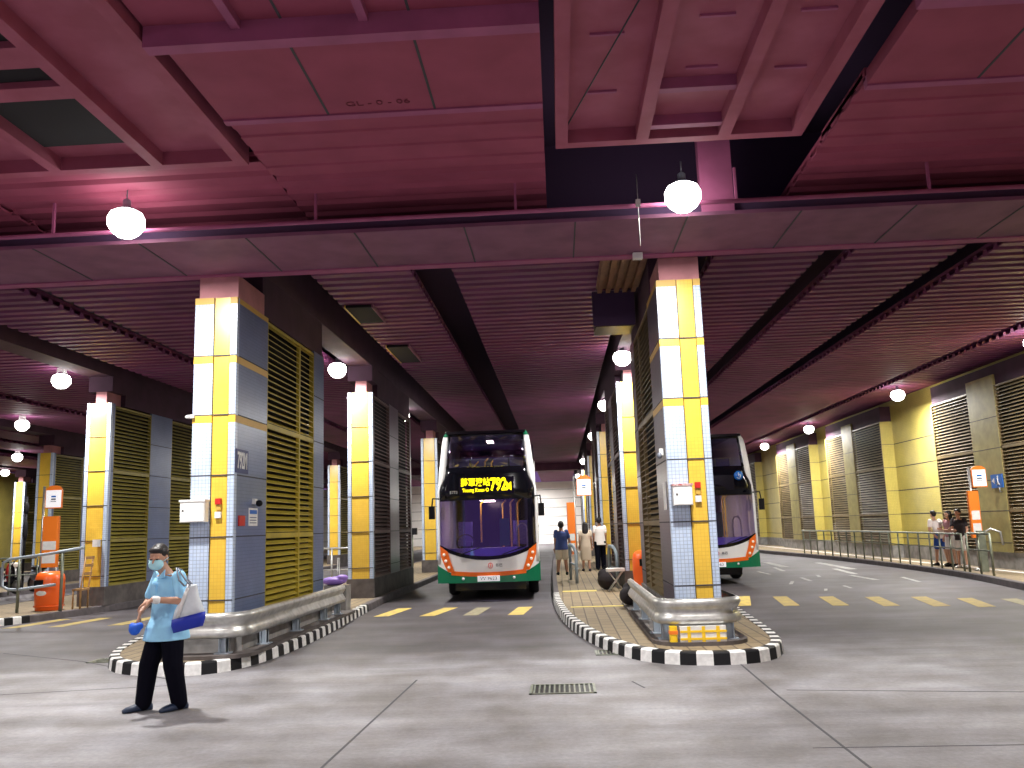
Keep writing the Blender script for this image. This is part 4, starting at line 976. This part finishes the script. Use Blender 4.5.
def stand(an, h=1.68, spread=.09, gait=0.0, arms=0.0, lean=0.0):
    """neutral standing joints for heading an (0 = facing the camera)"""
    k = h/1.7; c, s = math.cos(an), math.sin(an)
    def r(x, y, z): return (c*x-s*y, s*x+c*y, z*k)
    J = {}
    for q, sg in (('L', 1), ('R', -1)):
        J['sh'+q] = r(sg*.17, 0-lean, 1.38); J['el'+q] = r(sg*(.21+arms*.05), .03-lean, 1.11); J['wr'+q] = r(sg*(.21+arms*.05), -.05-lean, .87)
        J['hip'+q] = r(sg*.085, 0, .88); J['kn'+q] = r(sg*(.09+spread*.3), -.02-gait*sg*.6, .48); J['an'+q] = r(sg*(.08+spread), 0-gait*sg, .085); J['toe'+q] = r(sg*(.09+spread), -.17-gait*sg, .03)
    J['neck'] = r(0, -lean, 1.45); J['head'] = r(0, -.02-lean*1.2, 1.575)
    return J
# the man walking past in the foreground
root = thing('person', 'man in a light blue shirt, black trousers and face mask walking in the foreground', 'person', (-4.28, 9.35, 0))
an = R(-22)
J = dict(head=(.0, -.08, 1.575), neck=(.05, -.02, 1.45), shL=(.235, -.10, 1.375), shR=(-.075, .12, 1.375), elL=(.33, -.20, 1.13), wrL=(.085, -.37, 1.16), elR=(-.17, .10, 1.13), wrR=(-.155, -.12, 1.02),
         hipL=(.145, -.03, .86), hipR=(-.005, .07, .86), knL=(.19, -.08, .47), knR=(-.105, .0, .47), anL=(.22, .03, .085), anR=(-.16, .02, .085), toeL=(.10, -.10, .03), toeR=(-.32, -.10, .03))
T = person(root, J, an, 'skin', 'shirt_blue', 'trouser_black', 'shoe', head_an=R(-4), nod=R(18), vox=.006, hem=-.27, g=1.13, bare_sleeve=.80,
           grip={'L': (Vector((-.9, -.05, -.35)), Vector((0, .3, -1)), .45), 'R': (Vector((-.15, -.3, -.9)), Vector((.5, .3, 0)), 1.0)})
b = MB(); b.ell((0, -.060, -.042), (.070, .062, .056), 'mask', 18, T); b.build('face_mask', root, local=True, label='pale blue surgical mask')
for s in (-1, 1): b = MB(); b.ell((s*.031, -.084, .014), (.015, .010, .006), 'ink', 8, T); b.build('eye', root, local=True)
for s in (-1, 1): b = MB(); b.tube([T @ Vector(q) for q in ((s*.05, -.085, -.03), (s*.082, -.03, -.01), (s*.088, .02, -.005))], .003, 'mask', 6); b.build('mask_strap', root, local=True)
b = MB(); p = Vector(J['wrL']); d = (Vector(J['elL'])-p).normalized(); b.cap(p+d*.02, p+d*.045, .040, .041, 'white'); b.build('wristband', root, local=True, label='white wristband')
cs, sn = math.cos(an), math.sin(an)
def body_pt(x, y, z): return (.07+cs*x-sn*y, .0+sn*x+cs*y, z)
b = MB()
for s in (-1, 1): b = MB(); b.add([body_pt(*q) for q in ((s*.01, -.135, 1.37), (s*.075, -.105, 1.45), (s*.085, -.125, 1.37), (s*.012, -.145, 1.372), (s*.075, -.115, 1.455), (s*.087, -.135, 1.372))], [(0, 1, 2), (5, 4, 3), (0, 3, 4, 1), (1, 4, 5, 2), (2, 5, 3, 0)], 'shirt_blue'); b.build('collar', root, local=True)
b = MB(); bx = [body_pt(-.11, -.125, 1.20), body_pt(-.03, -.132, 1.20), body_pt(-.03, -.138, 1.30), body_pt(-.11, -.130, 1.30)]
b.add(bx+[(x+.01, y+.012, z) for x, y, z in bx], [(0, 1, 2, 3), (7, 6, 5, 4), (0, 4, 5, 1), (1, 5, 6, 2), (2, 6, 7, 3), (3, 7, 4, 0)], 'shirt_blue'); b.build('chest_pocket', root, local=True)
# tote bag on his shoulder
bag = thing('tote_bag', 'white tote bag with a royal blue base hanging from the walking man\'s shoulder', 'bag', (-4.28+.37, 9.35-.22, .84))
b = MB(); secs = [(.03, 0, .0, .165, .06, R(-12)), (.03, 0, .08, .19, .075, R(-12)), (.03, 0, .14, .185, .075, R(-12))]
b.loft([(x, y, z, rx, ry, a_, (.22, 0)) for x, y, z, rx, ry, a_ in secs], 'bagb', 24, 2.6); b.build('base', bag, local=True, label='royal blue base')
b = MB(); b.loft([(x, y, z, rx, ry, R(-12), (.22*k_, 0)) for x, y, z, rx, ry, k_ in ((.03, 0, .13, .184, .074, 1), (.03, 0, .22, .155, .07, .8), (.045, 0, .33, .095, .055, .4), (.06, .0, .43, .06, .035, 0), (.06, .0, .455, .055, .025, 0))], 'bagw', 24, 2.3); b.build('fabric', bag, local=True)
b = MB(); b.loft([(x, y, z, .022, .01, R(-12)) for x, y, z in ((-.06, -.075, .13), (-.02, -.07, .24), (.01, -.055, .34), (.03, -.035, .42))], 'white', 10)
b.build('stripe', bag, local=True)
for o in (-.04, .03):
    b = MB(); b.tube([(.03+o, -.02, .44), (-.03+o, -.02, .50), (-.11+o*.4, .04, .60), (-.13+o*.3, .07, .625), (-.13+o*.3, .16, .60), (-.07, .19, .50), (.03+o, .03, .44)], .009, 'lamp_metal', 6); b.build('strap', bag, local=True)
# blue cloth in his hand
b = MB(); b.ell((-4.28-.175, 9.35-.20, .855), (.062, .05, .062), 'cap', 16); b.ell((-4.28-.13, 9.35-.19, .885), (.04, .04, .04), 'cap', 12); b.ell((-4.28-.205, 9.35-.19, .885), (.035, .04, .04), 'cap', 12)
o = b.build('blue_cloth', remesh=.008, smooth_it=2); tag(o, 'bright blue cloth bunched up in the walking man\'s right hand', 'cloth')

# people on the right island, seen from behind
root = thing('person', 'man in a navy T-shirt and beige shorts standing by the kerb, back to camera', 'person', (.03, 29.6, PZ))
J = stand(R(180), 1.74, .07); J['wrR'] = (.30, .0, .80); J['elR'] = (.27, .0, 1.10)
person(root, J, R(180), 'skin2', 'navy_shirt', 'beige', 'black', top_kind='t_shirt', bottom_kind='shorts', g=1.2, vox=.009)
root = thing('person', 'woman with long black hair in a long beige dress walking away, back to camera', 'person', (.88, 31.4, PZ))
J = stand(R(180), 1.70, .03, .08); J['skirt'] = .38
person(root, J, R(180), 'skin', 'beige', 'beige', 'ink', style='long', top_kind='bodice', bottom_kind='skirt', female=True, vox=.009, g=1.1)
root = thing('person', 'man in a white T-shirt and black trousers walking away beside the woman', 'person', (1.42, 32.2, PZ))
person(root, stand(R(180), 1.86, .03, -.12), R(180), 'skin2', 'white_shirt', 'trouser_black', 'black', top_kind='t_shirt', vox=.009, g=1.15)
# people behind the right railing
root = thing('person', 'man in a white T-shirt and blue shorts leaning at the right railing', 'person', (11.80, 28.3, PZ))
J = stand(R(195), 1.76, .05, .1); 
for q in ('head', 'neck', 'shL', 'shR', 'elL', 'elR', 'wrL', 'wrR'):
    x, y, z = J[q]; J[q] = (x-.12*(z-.8), y+.10, z-.05)
J['elL'] = (-.30, .02, 1.10); J['wrL'] = (-.20, -.12, .93); J['elR'] = (.22, -.02, 1.16); J['wrR'] = (.40, -.10, 1.15)
person(root, J, R(195), 'skin', 'white_shirt', 'shorts_blue', 'black', top_kind='t_shirt', bottom_kind='shorts', vox=.009)
root = thing('person', 'woman with long dark hair, pink top and pale skirt standing at the right railing', 'person', (11.88, 27.75, PZ))
J = stand(R(-70), 1.68, .02); J['skirt'] = .52; J['elL'] = (-.12, -.22, 1.08); J['wrL'] = (-.28, -.14, 1.12)
person(root, J, R(-70), 'skin', 'pink', 'cream', 'black', style='long', top_kind='blouse', bottom_kind='skirt', female=True, head_an=R(-75), vox=.009)
root = thing('person', 'man in a black T-shirt, white shorts and white shoes beside the orange stop sign', 'person', (11.80, 26.9, PZ))
J = stand(R(-50), 1.72, .04); J['elR'] = (-.25, -.08, 1.10); J['wrR'] = (-.28, -.24, 1.10)
person(root, J, R(-50), 'skin', 'black_cloth', 'cream', 'white', top_kind='t_shirt', bottom_kind='shorts', head_an=R(-60), vox=.009)

# ------------------------------------------------------------------ railings, hoops, bins, stops, seats
def railing(pts, h, label, posts=None, mid=.62, mt='rail_dark', r=.028, step=1.05):
    """tubular pedestrian railing along pts (x,y) on the pavement"""
    t = thing('railing', label, 'railing', (pts[0][0], pts[0][1], PZ))
    P = [Vector(p) for p in resample(pts, .5)]
    for z in (h, mid): b = MB(); b.tube([(p.x, p.y, PZ+z) for p in P], r if z == h else r*.7, mt, 8); b.build('rail', t)
    for p in resample(pts, step): b = MB(); b.tube([(p.x, p.y, PZ), (p.x, p.y, PZ+h)], r, mt, 8); b.build('post', t)
    return t
K = [(10.45, 22.9), (10.95, 24.5), (11.3, 28), (11.38, 33), (11.3, 37), (11.08, 41)]
railing([(11.12, 25.3), (11.32, 28), (11.40, 33), (11.3, 37), (11.06, 41.3)], 1.02, 'long grey-green tubular railing along the right kerb', step=.88)
railing([(10.95, 23.3), (11.10, 25.0)], 1.05, 'short end section of tubular railing near the orange stop', step=.82, r=.032)
b = MB(); b.rbox(11.42, 11.64, 24.95, 25.1, PZ, 1.25, 'rail_dark', .05); b.tube([(11.53, 25.02, 1.15), (11.8, 25.0, 1.3), (12.0, 24.9, 1.2), (12.04, 24.9, .85)], .03, 'steel', 8)
tag(b.build('gate_post'), 'thick dark post with a curved steel handle right of the orange stop', 'post')
def bus_stop(x, y, label, px=.03, fx=.06, ph=(1.05, 2.35), hz=(2.45, 3.05), w=.4, flag='right', sgn=1, group='orange bus stop flags', pw=.3, lit=True):
    t = thing('bus_stop', label, 'bus stop', (x, y, PZ), group)
    b = MB(); b.tube([(x, y, PZ), (x, y, hz[1]-.02)], .035, 'steel', 10); b.lathe([(.14, 0), (.14, .03), (.05, .06)], (x, y, PZ), 'steel', 16); b.build('pole', t)
    b = MB(); b.rbox(x+px, x+px+pw, y-.07, y+.07, *ph, 'orange_sign', .04); pn = b.build('panel', t, label='orange timetable panel')
    b = MB(); b.box(x+px+.04, x+px+pw-.04, y-.075, y-.07, ph[0]+.12, ph[0]+.40, 'white'); b.box(x+px+.04, x+px+pw-.04, y-.075, y-.07, ph[0]+.50, ph[0]+.75, 'white'); b.build('timetable', pn)
    x0 = x+fx; x1 = x0+w; zc = hz[1]-w*.30
    pts = [(x0, hz[0]), (x1, hz[0]), (x1, zc)]+[((x0+x1)/2+w/2*math.cos(R(a)), zc+w*.30*math.sin(R(a))) for a in range(15, 180, 15)]+[(x0, zc)]
    V = [(px, y-.03, pz) for px, pz in pts]+[(px, y+.03, pz) for px, pz in pts]; n = len(pts)
    b = MB(); b.add(V, [tuple(range(n)), tuple(range(2*n-1, n-1, -1))]+[(i, n+i, n+(i+1) % n, (i+1) % n) for i in range(n)], 'orange_sign'); fl = b.build('flag', t, label='orange arched flag sign')
    b = MB(); b.box(x0+.02, x1-.02, y-.036, y-.03, hz[0]+.03, zc+.01, 'sign_white'); f = b.build('flag_face', fl)
    b = MB(); c = (x0+x1)/2; zz = (hz[0]+zc)/2+.03
    b.box(c-.07, c+.07, y-.040, y-.036, zz+.03, zz+.08, 'blue'); b.box(c-.07, c+.07, y-.040, y-.036, zz-.05, zz+.0, 'lamp_metal'); b.box(c-.09, c+.09, y-.040, y-.036, zz-.10, zz-.08, 'lamp_metal'); b.build('flag_print', f)
    return t
bus_stop(11.62, 25.5, 'orange bus stop with white route flag on the right pavement', px=-.12)
bus_stop(-15.15, 25.2, 'orange bus stop with glowing white flag behind the orange bin at left', ph=(1.05, 2.52), hz=(2.75, 3.42), w=.50, pw=.48)
bus_stop(.58, 33.0, 'orange bus stop with white route flag beyond the couple on the right island', ph=(.7, 2.6), hz=(2.83, 3.6), w=.55, px=-.3, fx=.10)
# blue sign on the olive pier
t = thing('direction_sign', 'small blue sign with a white arrow on the olive wall pier', 'sign', (12.44, 25.7, 2.6))
b = MB(); b.box(12.445, 12.465, 25.34, 26.0, 2.42, 2.80, 'blue'); b.build('plate', t)
q = 12.443
b = MB(); b.add([(q, 25.95, 2.62), (q, 25.80, 2.70), (q, 25.80, 2.54), (q-.004, 25.95, 2.62), (q-.004, 25.80, 2.70), (q-.004, 25.80, 2.54)], [(0, 1, 2), (5, 4, 3), (0, 3, 4, 1), (1, 4, 5, 2), (2, 5, 3, 0)], 'white'); b.build('arrow', t, label='white arrow')
b = MB(); b.ell((q, 25.6, 2.72), (.004, .04, .03), 'white', 10); b.tube([(q, 25.6, 2.69), (q, 25.6, 2.60), (q, 25.66, 2.50)], .018, 'white', 6); b.tube([(q, 25.6, 2.60), (q, 25.53, 2.50)], .018, 'white', 6); b.build('symbol', t)
b = MB(); b.tube([(12.42, 25.5, 2.42), (12.42, 25.5, 2.3), (12.48, 25.5, 2.3)], .02, 'steel', 6); b.build('bracket', t)
# litter bins
def bin_(x, y, z, label, s=1.0):
    t = thing('litter_bin', label, 'litter bin', (x, y, z), 'orange litter bins')
    b = MB(); r = .36*s
    b.lathe([(.30*s, 0), (.33*s, .03*s), (.33*s, .10*s), (.345*s, .12*s), (.365*s, .50*s), (.36*s, .80*s), (.34*s, .90*s), (.30*s, .96*s), (.20*s, 1.0*s), (.02, 1.01*s)], (x, y, z), 'orange', 28); b.build('body', t)
    b = MB(); b.rbox(x-.17*s-.05, x+.08*s-.05, y-.375*s, y-.30*s, z+.64*s, z+.80*s, 'black', .02); b.build('opening', t)
    b = MB(); T_ = Matrix.Translation((x-.02, y-.352*s, z+.46*s)); b.ell((0, 0, 0), (.14*s, .02, .07*s), 'white', 16, T_); b.build('sticker', t)
    b = MB(); b.lathe([(.345*s, .09*s), (.37*s, .10*s), (.37*s, .13*s), (.345*s, .14*s)], (x, y, z), 'orange', 28); b.build('base_ring', t)
bin_(-12.42, 21.1, PZ, 'round-topped orange litter bin under the handrail at left', .92)
bin_(2.04, 21.3, PZ, 'orange litter bin half hidden behind the right near pillar louvre', .98)
t = thing('handrail', 'grey tubular handrail with a looped end over the orange bin', 'handrail', (-12.5, 20.6, PZ))
b = MB(); b.tube([(-11.35, 20.6, 1.62), (-12.2, 20.6, 1.50), (-13.15, 20.6, 1.40), (-13.3, 20.6, 1.32), (-13.32, 20.6, 1.15), (-13.3, 20.6, .78), (-13.15, 20.6, .70), (-12.95, 20.6, .68), (-12.0, 20.6, .78)], .035, 'post', 10); b.build('rail', t)
for x in (-12.9, -11.85): b = MB(); b.tube([(x, 20.6, PZ), (x, 20.6, 1.42+.1*(x > -12))], .035, 'rail_dark', 10); b.build('post', t)
# wooden chair by the left pillar
t = thing('wooden_chair', 'brown wooden chair beside the yellow pillar behind the orange bin', 'chair', (-11.75, 21.3, PZ))
for i, (x, y, zt) in enumerate(((-11.86, 21.15, .46), (-11.68, 21.15, 1.25), (-11.86, 21.5, .46), (-11.68, 21.5, 1.25))):
    b = MB(); b.tube([(x, y, PZ), (x, y, PZ+min(zt, .46)), (x+(.10 if zt > 1 else 0), y, PZ+zt)] if zt > 1 else [(x, y, PZ), (x, y, PZ+zt)], .02, 'wood', 8); b.build('leg', t)
b = MB(); b.rbox(-11.89, -11.64, 21.12, 21.53, PZ+.44, PZ+.48, 'wood', .03); b.build('seat', t)
b = MB()
for z in (.8, 1.0, 1.18): b.box(-11.68+(z-.46)*.127, -11.64+(z-.46)*.127, 21.15, 21.5, PZ+z, PZ+z+.07, 'wood')
b.build('backrest', t)
# hoop barriers on the right island
for (x, y, r_, lb) in ((.42, 25.2, .0, 'curved grey steel hoop barrier beside the man in navy'), (1.42, 22.9, 0, 'grey steel hoop barrier by the folding stool')):
    t = thing('hoop_barrier', lb, 'barrier', (x, y, PZ), 'steel hoop barriers on the right island')
    b = MB(); L = 1.4 if y > 24 else .5
    pts = [(x, y, PZ), (x, y, PZ+.75)]+[(x-.0-(.12*(1-math.cos(R(a)))), y+.3-.3*math.cos(R(a)), PZ+.75+.3*math.sin(R(a))) for a in range(15, 90, 15)]+[(x-.15, y+L, PZ+1.05), (x-.15, y+L+.25, PZ+.9), (x-.15, y+L+.3, PZ)]
    b.tube(pts, .045, 'post', 10); b.build('hoop', t)
    b = MB(); b.tube([(x, y, PZ+.5), (x-.15, y+L+.3, PZ+.5)], .03, 'post', 8); b.build('cross_bar', t)
# folding stool with dark bag
t = thing('folding_stool', 'folding metal stool with a pale seat on the right island', 'stool', (1.3, 21.8, PZ))
b = MB(); b.rbox(1.08, 1.52, 21.65, 22.0, PZ+.48, PZ+.55, 'cream', .04); b.build('seat', t)
for y in (21.68, 21.96):
    for (xa, xb) in ((1.12, 1.48), (1.48, 1.12)):
        b = MB(); b.tube([(xa, y, PZ+.01), (xb, y, PZ+.49)], .013, 'steel', 6); b.build('leg', t)
t = thing('black_bag', 'bulky black bag on the ground behind the folding stool', 'bag', (1.12, 22.4, PZ))
b = MB(); b.ell((1.12, 22.4, PZ+.24), (.24, .2, .24), 'black_cloth', 16); b.ell((1.05, 22.43, PZ+.38), (.16, .14, .14), 'black_cloth', 12); b.build('sack', t, remesh=.02, smooth_it=3)
b = MB(); b.tube([(1.0, 22.4, PZ+.46), (1.08, 22.38, PZ+.60), (1.2, 22.4, PZ+.44)], .015, 'black', 6); b.build('handle', t)
t = thing('black_bag', 'low black bag tucked behind the right crash rail', 'bag', (1.2, 17.6, PZ))
b = MB(); b.ell((1.30, 17.6, PZ+.23), (.20, .25, .18), 'black_cloth', 16); b.ell((1.3, 17.7, PZ+.36), (.12, .14, .12), 'black_cloth', 12); b.build('sack', t, remesh=.02, smooth_it=3)
b = MB(); b.tube([(1.3, 17.5, PZ+.42), (1.3, 17.6, PZ+.54), (1.3, 17.75, PZ+.44)], .012, 'black', 6); b.build('handle', t)
# behind the near left pillar: railing, cardboard box, purple bag
railing([(-7.0, 24.2), (-5.4, 24.2)], 1.2, 'grey railing glimpsed between the middle island pillars', step=.7, mt='steel')
railing([(-5.75, 19.2), (-4.85, 19.2)], 1.08, 'low grey railing behind the near left pillar', step=.45, mt='steel')
t = thing('cardboard_box', 'brown cardboard box behind the end of the left crash rail', 'box', (-4.72, 18.7, PZ))
b = MB(); b.box(-4.98, -4.52, 18.5, 18.95, PZ, .68, 'plinth'); b.build('carton', t)
b = MB(); b.box(-4.98, -4.52, 18.70, 18.75, .68, .684, 'band'); b.build('packing_tape', t)
b = MB(); b.ell((-4.82, 18.7, .77), (.28, .2, .09), 'purple', 16); b.ell((-4.65, 18.7, .83), (.14, .14, .07), 'purple', 12)
tag(b.build('purple_bag', remesh=.015, smooth_it=3), 'crumpled purple bag lying on the brown box behind the near left pillar', 'bag')
t = thing('ticket_post', 'thin dark post with a dark head beyond the middle island louvres', 'post', (-5.35, 33.0, PZ))
b = MB(); b.tube([(-5.55, 33, PZ), (-5.55, 33, 1.65)], .05, 'rail_dark', 8); b.build('pole', t)
b = MB(); b.rbox(-5.75, -5.35, 32.9, 33.1, 1.6, 1.85, 'black', .05); b.build('head', t)
# scooters beyond the left handrail
def scooter(x, y, label, rz, body):
    t = thing('scooter', label, 'scooter', (x, y, PZ), 'parked scooters at far left', rz)
    for yy in (-.6, .6):
        b = MB(); b.tube([(0, yy+.22*math.cos(R(a)), .27+.22*math.sin(R(a))) for a in range(0, 360, 24)], .055, 'rubber', 8, close=True); b.lathe([(.15, -.03), (.15, .03)], (0, yy, .27), 'steel', 16, axis='x'); b.build('wheel', t, local=True)
    b = MB(); b.ell((0, .35, .55), (.14, .45, .20), body, 14); b.ell((0, -.05, .32), (.15, .30, .08), body, 12); b.ell((0, -.45, .65), (.17, .10, .34), body, 14); b.build('bodywork', t, local=True, remesh=.02, smooth_it=2)
    b = MB(); b.ell((0, .35, .78), (.13, .42, .08), 'black', 14); b.build('saddle', t, local=True)
    b = MB(); b.tube([(-.32, -.38, 1.05), (-.1, -.48, 1.0), (.1, -.48, 1.0), (.32, -.38, 1.05)], .02, 'black', 8); b.tube([(0, -.48, 1.0), (0, -.62, .3)], .03, 'steel', 8); b.build('handlebar', t, local=True)
    b = MB(); b.ell((0, -.55, .93), (.10, .07, .08), 'lampglass', 12); b.build('headlight', t, local=True)
for i, (x, y, rz, bd, lb) in enumerate(((-18.3, 28.4, R(70), 'bus_black', 'black scooter right behind the orange bin'), (-19.0, 29.2, R(80), 'red', 'red scooter nearest the left picture edge'), (-17.2, 28.9, R(65), 'lamp_metal', 'grey scooter parked rightmost behind the handrail'))):
    scooter(x, y, lb, rz, bd)
railing([(-21.2, 27.6), (-16.6, 27.6)], 1.15, 'weathered railing in front of the parked scooters', step=.9)
b = MB(); b.tube([(-18.9, 30.4, PZ), (-18.9, 30.4, 3.4)], .04, 'black', 8); b.ell((-18.9, 30.4, 3.0), (.1, .08, .25), 'black', 10); b.ell((-18.9, 30.4, 2.2), (.09, .08, .4), 'black', 10)
tag(b.build('signal_pole'), 'slim black pole with dark heads before the bright yellow columns at far left', 'pole')
